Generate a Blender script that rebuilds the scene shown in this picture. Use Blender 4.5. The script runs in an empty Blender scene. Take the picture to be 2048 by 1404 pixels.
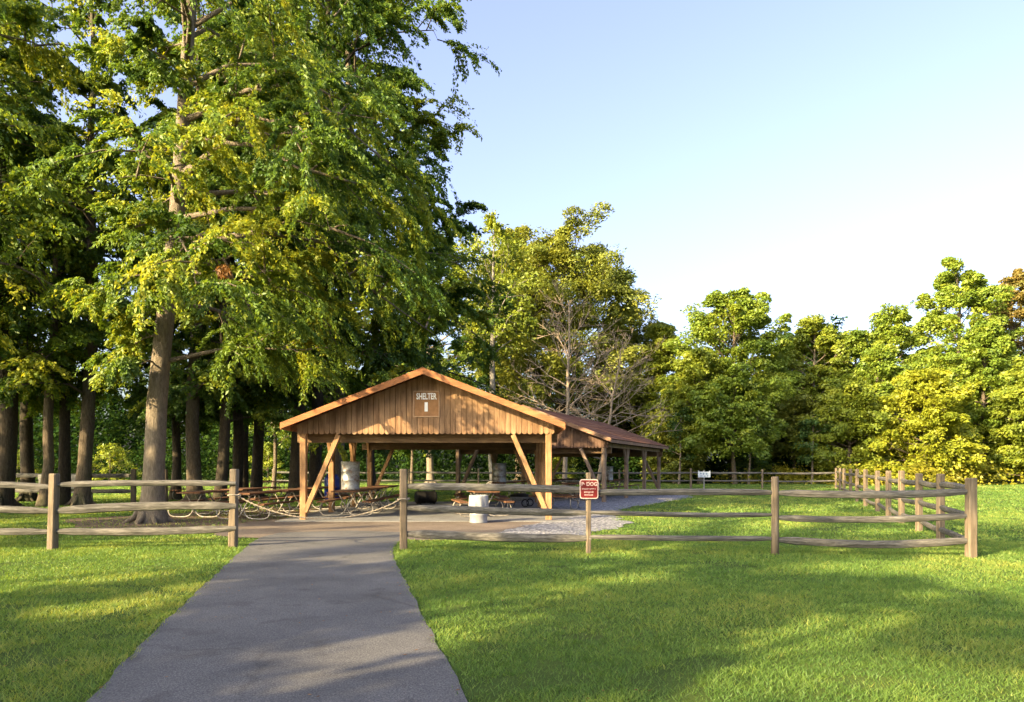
import bpy, bmesh, math, random
import numpy as np
from mathutils import Vector, Matrix

# ------------------------------------------------------------------ basics
scene = bpy.context.scene
COL = scene.collection
F, HY, EYE = 1400.0, 932.0, 1.5          # focal length and horizon of the photograph, eye height
SUN_AZ = math.radians(52)                # light travels (sin, cos) of this over the ground
SUN_EL = math.radians(22)

def W(px, py, d):                        # point at depth d seen at a photo position
    return Vector(((px - 1024) * d / F, d, EYE - (py - HY) * d / F))
def G(px, py):                           # ground point seen at a photo position
    d = F * EYE / (py - HY)
    return Vector(((px - 1024) * d / F, d, 0))
def GX(px, d):
    return (px - 1024) * d / F

def tag(o, label=None, cat=None, group=None, kind=None):
    if label: o['label'] = label
    if cat: o['category'] = cat
    if group: o['group'] = group
    if kind: o['kind'] = kind
    return o
def thing(name, label, cat, loc=(0, 0, 0), rz=0.0, group=None):
    o = bpy.data.objects.new(name, None); COL.objects.link(o)
    o.empty_display_size = .2
    o.location = loc; o.rotation_euler = (0, 0, rz)
    return tag(o, label, cat, group)
def kids(o):
    return [c for c in COL.objects if c.parent == o]
def copy_tree(o, parent=None):
    c = o.copy(); COL.objects.link(c); c.parent = parent
    for ch in kids(o): copy_tree(ch, c)
    return c

class MB:
    """collects shapes for one mesh; vertices are given in world (or local) space"""
    def __init__(s): s.v = []; s.f = []; s.sm = []
    def add(s, vs, fs, smooth=False):
        b = len(s.v); s.v += [tuple(v) for v in vs]
        for f in fs: s.f.append([b + i for i in f]); s.sm.append(smooth)
    def box(s, c, size, rz=0.0, M=None):
        x, y, z = [k / 2 for k in size]
        vs = [Vector(p) for p in ((-x,-y,-z),(x,-y,-z),(x,y,-z),(-x,y,-z),(-x,-y,z),(x,-y,z),(x,y,z),(-x,y,z))]
        R = M if M is not None else Matrix.Rotation(rz, 3, 'Z')
        s.add([R @ v + Vector(c) for v in vs], [(0,3,2,1),(4,5,6,7),(0,1,5,4),(1,2,6,5),(2,3,7,6),(3,0,4,7)])
    def bar(s, p0, p1, w, h, up=(0, 0, 1), ext=0.0, bev=0.0):
        """rectangular bar from p0 to p1; w across, h along up; bevelled long edges"""
        p0, p1 = Vector(p0), Vector(p1); d = (p1 - p0).normalized()
        up = Vector(up)
        if abs(d.dot(up)) > .97: up = Vector((0, 1, 0))
        x = d.cross(up).normalized(); u = x.cross(d).normalized()
        p0 = p0 - d * ext; p1 = p1 + d * ext
        b = bev or min(w, h) * .08
        prof = [(-w/2+b,-h/2),(w/2-b,-h/2),(w/2,-h/2+b),(w/2,h/2-b),(w/2-b,h/2),(-w/2+b,h/2),(-w/2,h/2-b),(-w/2,-h/2+b)]
        n = len(prof)
        vs = [p + x * a + u * c for p in (p0, p1) for a, c in prof]
        fs = [(i, (i+1) % n, n + (i+1) % n, n + i) for i in range(n)] + [tuple(range(n-1, -1, -1)), tuple(range(n, 2*n))]
        s.add(vs, fs)
    def tube(s, pts, rad, n=8, smooth=True, squash=1.0, rng=None, jit=0.0, cap=True):
        pts = [Vector(p) for p in pts]
        if not hasattr(rad, '__len__'): rad = [rad] * len(pts)
        vs = []; prev = None
        for i, p in enumerate(pts):
            d = (pts[min(i+1, len(pts)-1)] - pts[max(i-1, 0)]).normalized()
            if prev is None:
                ref = Vector((0,0,1)) if abs(d.z) < .9 else Vector((1,0,0))
                x = d.cross(ref).normalized()
            else:
                x = (prev - d * prev.dot(d)).normalized()
            prev = x; y = x.cross(d).normalized()
            for k in range(n):
                a = 2 * math.pi * k / n
                r = rad[i] * (1 + (rng.uniform(-jit, jit) if rng else 0))
                vs.append(p + x * (math.cos(a) * r * squash) + y * (math.sin(a) * r))
        fs = []
        for i in range(len(pts) - 1):
            for k in range(n):
                a, b = i*n + k, i*n + (k+1) % n
                fs.append((a, b, b + n, a + n))
        if cap: fs += [tuple(range(n-1, -1, -1)), tuple(range((len(pts)-1)*n, len(pts)*n))]
        s.add(vs, fs, smooth)
    def lathe(s, prof, n=24, M=None, smooth=True):
        """prof: (r, z) list turned round z"""
        vs = []; M = M or Matrix.Identity(4)
        for r, z in prof:
            for k in range(n):
                a = 2 * math.pi * k / n
                vs.append(M @ Vector((r*math.cos(a), r*math.sin(a), z)))
        fs = [(i*n+k, i*n+(k+1) % n, (i+1)*n+(k+1) % n, (i+1)*n+k) for i in range(len(prof)-1) for k in range(n)]
        fs += [tuple(range(n-1, -1, -1)), tuple(range((len(prof)-1)*n, len(prof)*n))]
        s.add(vs, fs, smooth)
    def prism(s, poly, off):
        """closed polygon (3-D points) extruded by the vector off"""
        n = len(poly); off = Vector(off)
        vs = [Vector(p) for p in poly] + [Vector(p) + off for p in poly]
        s.add(vs, [tuple(range(n-1, -1, -1)), tuple(range(n, 2*n))] + [(i, (i+1) % n, n+(i+1) % n, n+i) for i in range(n)])
    def build(s, name, mat, parent=None, world=False):
        me = bpy.data.meshes.new(name)
        off = Vector(parent.location) if (parent is not None and world) else Vector((0,0,0))
        me.from_pydata([Vector(v) - off for v in s.v], [], s.f)
        bm = bmesh.new(); bm.from_mesh(me); bmesh.ops.recalc_face_normals(bm, faces=bm.faces); bm.to_mesh(me); bm.free()
        me.polygons.foreach_set('use_smooth', s.sm)
        me.materials.append(mat)
        o = bpy.data.objects.new(name, me); COL.objects.link(o); o.parent = parent
        return o

# ------------------------------------------------------------------ materials
def newmat(name):
    m = bpy.data.materials.new(name); m.use_nodes = True
    nt = m.node_tree; nt.nodes.clear()
    out = nt.nodes.new('ShaderNodeOutputMaterial')
    return m, nt, out
def node(nt, t, **kw):
    n = nt.nodes.new(t)
    for k, v in kw.items():
        if hasattr(n, k): setattr(n, k, v)
        else: n.inputs[k].default_value = v
    return n
def ramp(nt, fac, stops):
    r = nt.nodes.new('ShaderNodeValToRGB'); e = r.color_ramp.elements
    while len(e) < len(stops): e.new(.5)
    for i, (p, c) in enumerate(stops):
        e[i].position = p; e[i].color = (*c, 1)
    nt.links.new(fac, r.inputs[0]); return r
def coords(nt, scale, kind='Object'):
    tc = nt.nodes.new('ShaderNodeTexCoord'); mp = nt.nodes.new('ShaderNodeMapping')
    mp.inputs['Scale'].default_value = scale
    nt.links.new(tc.outputs[kind], mp.inputs[0]); return mp.outputs[0]
def noise(nt, vec, scale, detail=5, rough=.6, dist=0):
    n = node(nt, 'ShaderNodeTexNoise', Scale=scale, Detail=detail, Roughness=rough, Distortion=dist)
    if vec is not None: nt.links.new(vec, n.inputs['Vector'])
    return n
def mix(nt, fac, a, b, mode='MIX'):
    m = nt.nodes.new('ShaderNodeMix'); m.data_type = 'RGBA'; m.blend_type = mode
    for s, v in ((0, fac), (6, a), (7, b)):
        if isinstance(v, (int, float)): m.inputs[s].default_value = v
        elif isinstance(v, tuple): m.inputs[s].default_value = (*v, 1)
        else: nt.links.new(v, m.inputs[s])
    return m.outputs[2]
def finish(nt, out, col, rough=.8, metal=0.0, bump=None, bstr=.3, bdist=.01, spec=.3):
    p = node(nt, 'ShaderNodeBsdfPrincipled', Roughness=rough, Metallic=metal)
    p.inputs['Specular IOR Level'].default_value = spec
    if isinstance(col, tuple): p.inputs['Base Color'].default_value = (*col, 1)
    else: nt.links.new(col, p.inputs['Base Color'])
    if bump is not None:
        b = node(nt, 'ShaderNodeBump', Strength=bstr, Distance=bdist)
        nt.links.new(bump, b.inputs['Height']); nt.links.new(b.outputs[0], p.inputs['Normal'])
    nt.links.new(p.outputs[0], out.inputs[0]); return p

def wood(name, dark, mid, light, axis, rough=.85, grain=26, blot=1.2, bstr=.5):
    m, nt, out = newmat(name)
    sc = [grain] * 3; sc['xyz'.index(axis)] = 1.6
    g = noise(nt, coords(nt, sc), 1.0, 6, .65, .4)
    bl = noise(nt, coords(nt, (blot,)*3), 1.7, 4, .6)
    c1 = ramp(nt, g.outputs[0], [(.28, dark), (.5, mid), (.72, light)])
    c2 = ramp(nt, bl.outputs[0], [(.3, (.62,.62,.62)), (.68, (1.12,1.08,1.02))])
    finish(nt, out, mix(nt, 1.0, c1.outputs[0], c2.outputs[0], 'MULTIPLY'), rough, bump=g.outputs[0], bstr=bstr, bdist=.012)
    return m
def siding(name, dark, mid, light):
    m = wood(name, dark, mid, light, 'z', grain=14, blot=.9, bstr=.25); nt = m.node_tree
    p = [n for n in nt.nodes if n.type == 'BSDF_PRINCIPLED'][0]; old = p.inputs['Base Color'].links[0].from_socket
    tc = nt.nodes.new('ShaderNodeTexCoord'); sp = nt.nodes.new('ShaderNodeSeparateXYZ'); nt.links.new(tc.outputs['Object'], sp.inputs[0])
    a = node(nt, 'ShaderNodeMath'); a.operation = 'MULTIPLY_ADD'; nt.links.new(sp.outputs[0], a.inputs[0]); a.inputs[1].default_value = 1/.15; a.inputs[2].default_value = .5
    f = nt.nodes.new('ShaderNodeMath'); f.operation = 'FLOOR'; nt.links.new(a.outputs[0], f.inputs[0])
    wn = nt.nodes.new('ShaderNodeTexWhiteNoise'); wn.noise_dimensions = '1D'; nt.links.new(f.outputs[0], wn.inputs['W'])
    r = ramp(nt, wn.outputs['Value'], [(0,(.86,.85,.84)),(.6,(1.0,1.0,1.0)),(1,(1.10,1.11,1.13))])
    sk = noise(nt, coords(nt, (5,5,.5)), 1.0, 4, .6); r2 = ramp(nt, sk.outputs[0], [(.36,(.66,.64,.63)),(.56,(1,1,1))])
    c = mix(nt, 1.0, mix(nt, 1.0, old, r.outputs[0], 'MULTIPLY'), r2.outputs[0], 'MULTIPLY')
    nt.links.new(c, p.inputs['Base Color']); return m
def mottled(name, stops, scale, rough=.8, metal=0.0, bstr=.3, bdist=.01, detail=6, spec=.3, kind='Object'):
    m, nt, out = newmat(name)
    n = noise(nt, coords(nt, (1,1,1), kind), scale, detail, .65)
    r = ramp(nt, n.outputs[0], stops)
    finish(nt, out, r.outputs[0], rough, metal, n.outputs[0], bstr, bdist, spec); return m

M = {}
GREYS = ((.030,.027,.023), (.105,.098,.086), (.21,.198,.176))
M['stain'] = siding('stained_siding', (.20,.108,.055), (.325,.195,.105), (.41,.26,.15))
M['rail'] = wood('weathered_rail', *GREYS, 'x', grain=34, bstr=1.0)
M['railside'] = wood('weathered_rail_side', *GREYS, 'y', grain=34, bstr=1.0)
M['post'] = wood('weathered_post', (.075,.058,.038), (.17,.13,.088), (.26,.205,.145), 'z')

M['timber'] = wood('stained_timber', (.20,.10,.042), (.33,.185,.085), (.41,.24,.12), 'z', grain=14, bstr=.3)
M['fascia'] = wood('fascia_board', (.22,.085,.034), (.35,.145,.058), (.43,.20,.09), 'x', grain=18, bstr=.25)
M['beam'] = wood('beam_timber', (.18,.09,.04), (.28,.155,.075), (.36,.21,.11), 'x', grain=16)
M['beam_shaded'] = wood('shaded_beam', (.085,.05,.022), (.15,.092,.045), (.20,.13,.07), 'x', grain=16)  # tie beams: shade under the gable boards painted into the colour
M['siding_shaded'] = wood('shaded_brown_siding', (.075,.042,.030), (.118,.070,.050), (.15,.092,.066), 'z', grain=14, blot=.9, bstr=.2)  # brown boards, darkened in colour for the shade on the rear shelter's gable
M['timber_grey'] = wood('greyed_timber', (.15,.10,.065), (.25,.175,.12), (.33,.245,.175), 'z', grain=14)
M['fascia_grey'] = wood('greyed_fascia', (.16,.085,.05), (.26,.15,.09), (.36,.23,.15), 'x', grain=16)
M['table'] = wood('table_plank', (.07,.033,.016), (.14,.065,.03), (.22,.11,.052), 'y', grain=22)
M['greyboard'] = wood('grey_board', (.20,.19,.17), (.33,.32,.29), (.44,.42,.38), 'x')
M['pipe'] = mottled('pale_pipe', [(.35,(.12,.09,.065)),(.5,(.27,.24,.20)),(.7,(.38,.35,.31))], 9, .55, .25, .15)
M['rope'] = mottled('rope_fibre', [(.3,(.15,.115,.08)),(.7,(.32,.27,.20))], 40, .9, 0, .4)
M['black'] = mottled('black_steel', [(.3,(.006,.006,.006)),(.7,(.022,.02,.019))], 14, .6, .4, .2)
M['blackend'] = mottled('worn_black_steel', [(.3,(.03,.03,.032)),(.7,(.085,.085,.09))], 20, .55, .4, .2)
M['greytub'] = mottled('grey_tub', [(.3,(.16,.16,.17)),(.7,(.32,.33,.34))], 14, .5, .4, .1)
M['rubber'] = mottled('wheel_rubber', [(.3,(.012,.012,.012)),(.7,(.03,.03,.03))], 20, .8, 0, .1)
M['whiteplastic'] = mottled('white_drum_paint', [(.30,(.20,.185,.16)),(.42,(.19,.19,.185)),(.7,(.25,.25,.25))], 5, .4, 0, .08)
M['liner'] = mottled('plastic_liner', [(.3,(.20,.20,.20)),(.7,(.32,.32,.32))], 12, .35, 0, .5, .03)
M['blue'] = mottled('blue_plastic', [(.3,(.008,.014,.10)),(.7,(.018,.035,.24))], 6, .4, 0, .1)
M['redlabel'] = mottled('faded_red_label', [(.3,(.35,.06,.04)),(.7,(.45,.16,.12))], 12, .6)
M['signred'] = mottled('sign_red', [(.3,(.115,.008,.007)),(.7,(.165,.013,.011))], 8, .45, 0, .03)
M['signwhite'] = mottled('sign_white', [(.3,(.42,.29,.25)),(.7,(.52,.39,.34))], 12, .5, 0, .03)
M['lettering'] = mottled('white_lettering', [(.3,(.74,.72,.68)),(.7,(.82,.81,.78))], 12, .5, 0, .03)
M['signback'] = mottled('sign_board', [(.3,(.20,.095,.035)),(.7,(.30,.15,.06))], 7, .7, 0, .1)
M['signframe'] = mottled('sign_frame', [(.3,(.30,.18,.10)),(.7,(.40,.26,.155))], 9, .7, 0, .1)
M['signpale'] = mottled('sign_pale', [(.3,(.50,.54,.56)),(.7,(.64,.67,.70))], 12, .5, 0, .03)
M['signblue'] = mottled('sign_blue_grey', [(.3,(.20,.25,.32)),(.7,(.28,.34,.42))], 12, .5, 0, .03)

def galvanized():
    m, nt, out = newmat('galvanized_drum')
    v = coords(nt, (1,1,1))
    n = noise(nt, v, 4.5, 6, .7); n2 = noise(nt, v, 26, 3, .5)
    r = ramp(nt, n.outputs[0], [(.36,(.15,.08,.045)),(.47,(.27,.25,.22)),(.66,(.40,.42,.42))])
    r2 = ramp(nt, n2.outputs[0], [(.35,(.8,.8,.8)),(.6,(1.05,1.05,1.05))])
    finish(nt, out, mix(nt, 1.0, r.outputs[0], r2.outputs[0], 'MULTIPLY'), .48, .45, n2.outputs[0], .1)
    return m
M['galv'] = galvanized()

def bark(name, dark, light, moss=None):
    m, nt, out = newmat(name)
    g = noise(nt, coords(nt, (13,13,3.2)), 1.6, 8, .78, .5)
    r = ramp(nt, g.outputs[0], [(.32, dark), (.66, light)])
    c = r.outputs[0]
    if moss:
        b = noise(nt, coords(nt, (1,1,.5)), 1.1, 4, .6)
        br = ramp(nt, b.outputs[0], [(.48,(0,0,0)),(.7,(.6,.6,.6))])
        c = mix(nt, br.outputs[0], c, moss)
    finish(nt, out, c, .95, bump=g.outputs[0], bstr=1.0, bdist=.09, spec=.15); return m
M['bark'] = bark('bark_brown', (.055,.04,.028), (.21,.165,.12), (.12,.13,.06))
M['bark_grey'] = bark('bark_silver', (.11,.10,.085), (.30,.27,.23))
M['bark_pale'] = bark('bark_grey', (.11,.088,.062), (.31,.25,.18))
M['bark_dead'] = bark('bark_dead', (.28,.21,.14), (.50,.385,.27))
M['bark_dark'] = bark('bark_dark', (.025,.02,.015), (.10,.08,.058), (.05,.055,.025))

def leafmat(name, cols, trans=.36, gloss=.025):
    m, nt, out = newmat(name)
    at = nt.nodes.new('ShaderNodeAttribute'); at.attribute_name = 'tint'
    r = ramp(nt, at.outputs['Fac'], [(i / (len(cols) - 1), c) for i, c in enumerate(cols)])
    d = nt.nodes.new('ShaderNodeBsdfDiffuse'); t = nt.nodes.new('ShaderNodeBsdfTranslucent')
    tcol = mix(nt, 1.0, r.outputs[0], (1.35, 1.2, .55), 'MULTIPLY')
    nt.links.new(r.outputs[0], d.inputs[0]); nt.links.new(tcol, t.inputs[0])
    ms = node(nt, 'ShaderNodeMixShader', Fac=trans)
    nt.links.new(d.outputs[0], ms.inputs[1]); nt.links.new(t.outputs[0], ms.inputs[2])
    g = node(nt, 'ShaderNodeBsdfGlossy', Roughness=.5); g.inputs[0].default_value = (.8,.85,.75,1)
    m2 = node(nt, 'ShaderNodeMixShader', Fac=gloss)
    nt.links.new(ms.outputs[0], m2.inputs[1]); nt.links.new(g.outputs[0], m2.inputs[2])
    nt.links.new(m2.outputs[0], out.inputs[0]); return m
M['leaf_near'] = leafmat('leaves_near', [(.060,.120,.018),(.150,.225,.022),(.34,.35,.028)], .44)
M['leaf_green'] = leafmat('leaves_green', [(.042,.095,.018),(.100,.170,.022),(.24,.28,.026)], .44)
M['leaf_dark'] = leafmat('leaves_dark', [(.028,.066,.016),(.052,.105,.020),(.10,.155,.024)], .42)
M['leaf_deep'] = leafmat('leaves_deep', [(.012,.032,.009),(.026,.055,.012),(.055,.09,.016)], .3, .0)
M['leaf_wood'] = leafmat('leaves_wood', [(.095,.158,.022),(.182,.252,.028),(.29,.325,.032)])
M['leaf_yellow'] = leafmat('leaves_yellow', [(.110,.160,.020),(.195,.240,.024),(.29,.31,.028)])
M['leaf_gold'] = leafmat('leaves_gold', [(.135,.18,.016),(.25,.275,.02),(.37,.365,.026)])
M['leaf_olive'] = leafmat('leaves_olive', [(.098,.134,.022),(.178,.205,.028),(.265,.262,.034)])
M['leaf_rust'] = leafmat('leaves_rust', [(.10,.12,.025),(.21,.17,.04),(.31,.21,.06)])
M['leaf_dead'] = leafmat('leaves_dead', [(.14,.06,.02),(.25,.12,.04),(.34,.19,.08)], .3)
M['blade'] = leafmat('grass_blades', [(.085,.170,.034),(.170,.265,.050),(.42,.41,.095)], .42, .02)
M['weed'] = leafmat('weed_leaves', [(.20,.21,.02),(.31,.29,.025),(.42,.36,.04)])

def ground_mat():
    m, nt, out = newmat('lawn')
    v = coords(nt, (1,1,1))
    n1 = noise(nt, v, .22, 5, .6); n2 = noise(nt, v, 2.6, 6, .7)
    st = noise(nt, coords(nt, (60,60,1)), 1.0, 4, .7)
    c1 = ramp(nt, n1.outputs[0], [(.3,(.045,.080,.018)),(.55,(.085,.125,.026)),(.75,(.14,.15,.04))])
    c2 = ramp(nt, n2.outputs[0], [(.3,(.7,.72,.7)),(.7,(1.2,1.15,1.1))])
    c3 = ramp(nt, st.outputs[0], [(.3,(.6,.62,.6)),(.7,(1.25,1.22,1.15))])
    c = mix(nt, 1.0, mix(nt, 1.0, c1.outputs[0], c2.outputs[0], 'MULTIPLY'), c3.outputs[0], 'MULTIPLY')
    finish(nt, out, c, .95, bump=st.outputs[0], bstr=.8, bdist=.03, spec=.1); return m
M['lawn'] = ground_mat()
def asphalt_mat(name, base, warm, fleck, cracks=0.0):
    m, nt, out = newmat(name)
    v = coords(nt, (1,1,1))
    n = noise(nt, v, 70, 4, .8); n1 = noise(nt, v, .9, 6, .65); vo = node(nt, 'ShaderNodeTexVoronoi', Scale=110)
    nt.links.new(v, vo.inputs['Vector'])
    c1 = ramp(nt, n1.outputs[0], [(.3, base), (.7, warm)])
    c2 = ramp(nt, n.outputs[0], [(.34,(.45,.45,.46)),(.52,(1,1,1)),(.66, fleck)])
    col = mix(nt, 1.0, c1.outputs[0], c2.outputs[0], 'MULTIPLY')
    st = noise(nt, v, 2.3, 3, .5); sr = ramp(nt, st.outputs[0], [(.60,(1,1,1)),(.68,(.80,.79,.78))])
    col = mix(nt, 1.0, col, sr.outputs[0], 'MULTIPLY')
    if cracks:
        wv = noise(nt, v, 1.6, 4, .6); ad = nt.nodes.new('ShaderNodeVectorMath'); ad.operation = 'MULTIPLY_ADD'
        nt.links.new(wv.outputs['Color'], ad.inputs[0]); ad.inputs[1].default_value = (.55,.55,0); nt.links.new(v, ad.inputs[2])
        ck = node(nt, 'ShaderNodeTexVoronoi', Scale=.42); ck.feature = 'DISTANCE_TO_EDGE'; nt.links.new(ad.outputs[0], ck.inputs['Vector'])
        cr = ramp(nt, ck.outputs['Distance'], [(.0,(.35,.34,.33)),(.006,(.5,.5,.5)),(.010,(1,1,1))])
        pt = noise(nt, v, .5, 2, .5); pr = ramp(nt, pt.outputs[0], [(.46,(0,0,0)),(.56,(cracks,)*3)])
        col = mix(nt, pr.outputs[0], col, mix(nt, 1.0, col, cr.outputs[0], 'MULTIPLY'))
    finish(nt, out, col, .9, bump=vo.outputs[0], bstr=.5, bdist=.008, spec=.2)
    return m
M['path'] = asphalt_mat('asphalt', (.082,.080,.078), (.140,.134,.128), (1.75,1.7,1.6), .35)
M['apron'] = asphalt_mat('worn_apron', (.125,.098,.076), (.19,.152,.12), (1.5,1.4,1.3))
M['concrete'] = asphalt_mat('shelter_concrete', (.14,.135,.13), (.225,.22,.21), (1.3,1.3,1.3))
def gravel_mat():
    m, nt, out = newmat('gravel')
    v = coords(nt, (1,1,1)); vo = node(nt, 'ShaderNodeTexVoronoi', Scale=16)
    nt.links.new(v, vo.inputs['Vector'])
    bw = nt.nodes.new('ShaderNodeRGBToBW'); nt.links.new(vo.outputs['Color'], bw.inputs[0])
    r = ramp(nt, bw.outputs[0], [(.2,(.09,.09,.095)),(.5,(.19,.187,.19)),(.8,(.34,.325,.315))])
    finish(nt, out, r.outputs[0], .9, bump=vo.outputs['Distance'], bstr=1, bdist=.04); return m
M['gravel'] = gravel_mat()
M['dirt'] = mottled('leaf_litter', [(.3,(.045,.030,.018)),(.5,(.115,.075,.045)),(.72,(.21,.145,.095))], 5, .95, 0, .9, .05, 10)
def roof_mat(name, a, b, c):
    m, nt, out = newmat(name)
    g = noise(nt, coords(nt, (7,.35,7)), 1.0, 6, .7)
    f = noise(nt, coords(nt, (40,40,40)), 1.0, 3, .6)
    r = ramp(nt, g.outputs[0], [(.3,a),(.52,b),(.72,c)])
    r2 = ramp(nt, f.outputs[0], [(.3,(.75,.75,.75)),(.7,(1.15,1.15,1.15))])
    finish(nt, out, mix(nt, 1.0, r.outputs[0], r2.outputs[0], 'MULTIPLY'), .85, bump=f.outputs[0], bstr=.3, spec=.08); return m
M['roof'] = roof_mat('roof_sheets', (.085,.036,.020), (.160,.074,.044), (.28,.145,.090))

# ------------------------------------------------------------------ fast numpy meshes (leaves, grass)
def quad_mesh(name, verts, tint, mat, parent=None, per=4):
    """verts (N*per,3): N polygons of per corners; tint (N,)"""
    n = len(verts) // per
    me = bpy.data.meshes.new(name)
    me.vertices.add(n * per); me.vertices.foreach_set('co', np.ascontiguousarray(verts, dtype=np.float32).ravel())
    me.loops.add(n * per); me.loops.foreach_set('vertex_index', np.arange(n * per, dtype=np.int32))
    me.polygons.add(n); me.polygons.foreach_set('loop_start', np.arange(n, dtype=np.int32) * per)
    try: me.polygons.foreach_set('loop_total', np.full(n, per, dtype=np.int32))
    except Exception: pass
    a = me.attributes.new('tint', 'FLOAT', 'POINT'); a.data.foreach_set('value', np.repeat(tint, per).astype(np.float32))
    me.update(calc_edges=True); me.materials.append(mat)
    o = bpy.data.objects.new(name, me); COL.objects.link(o); o.parent = parent
    return o
def norm(a):
    return a / np.maximum(np.linalg.norm(a, axis=-1, keepdims=True), 1e-6)
def leaves(rng, cen, axis, size, width=.5, flat=.6, sag=.25, face=None):
    """rhombic leaves at cen, pointing along axis, faces turned mostly up"""
    n = len(cen)
    ax = norm(axis + rng.normal(0, .45, (n, 3)) + np.array([0, 0, -sag]))
    up = np.array([0, 0, flat]) + rng.normal(0, .55, (n, 3))
    if face is not None: up = up + face
    up = norm(up)
    sd = norm(np.cross(ax, up)); nr = np.cross(sd, ax)
    s = (size * rng.uniform(.65, 1.3, (n, 1)))
    w = s * width * rng.uniform(.8, 1.2, (n, 1))
    v = np.empty((n, 4, 3))
    v[:, 0] = cen - ax * s * .5
    v[:, 1] = cen - sd * w * .5 + nr * s * .07 - ax * s * .04
    v[:, 2] = cen + ax * s * .5 - nr * s * .06
    v[:, 3] = cen + sd * w * .5 + nr * s * .07 - ax * s * .04
    return v.reshape(-1, 3)

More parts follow.
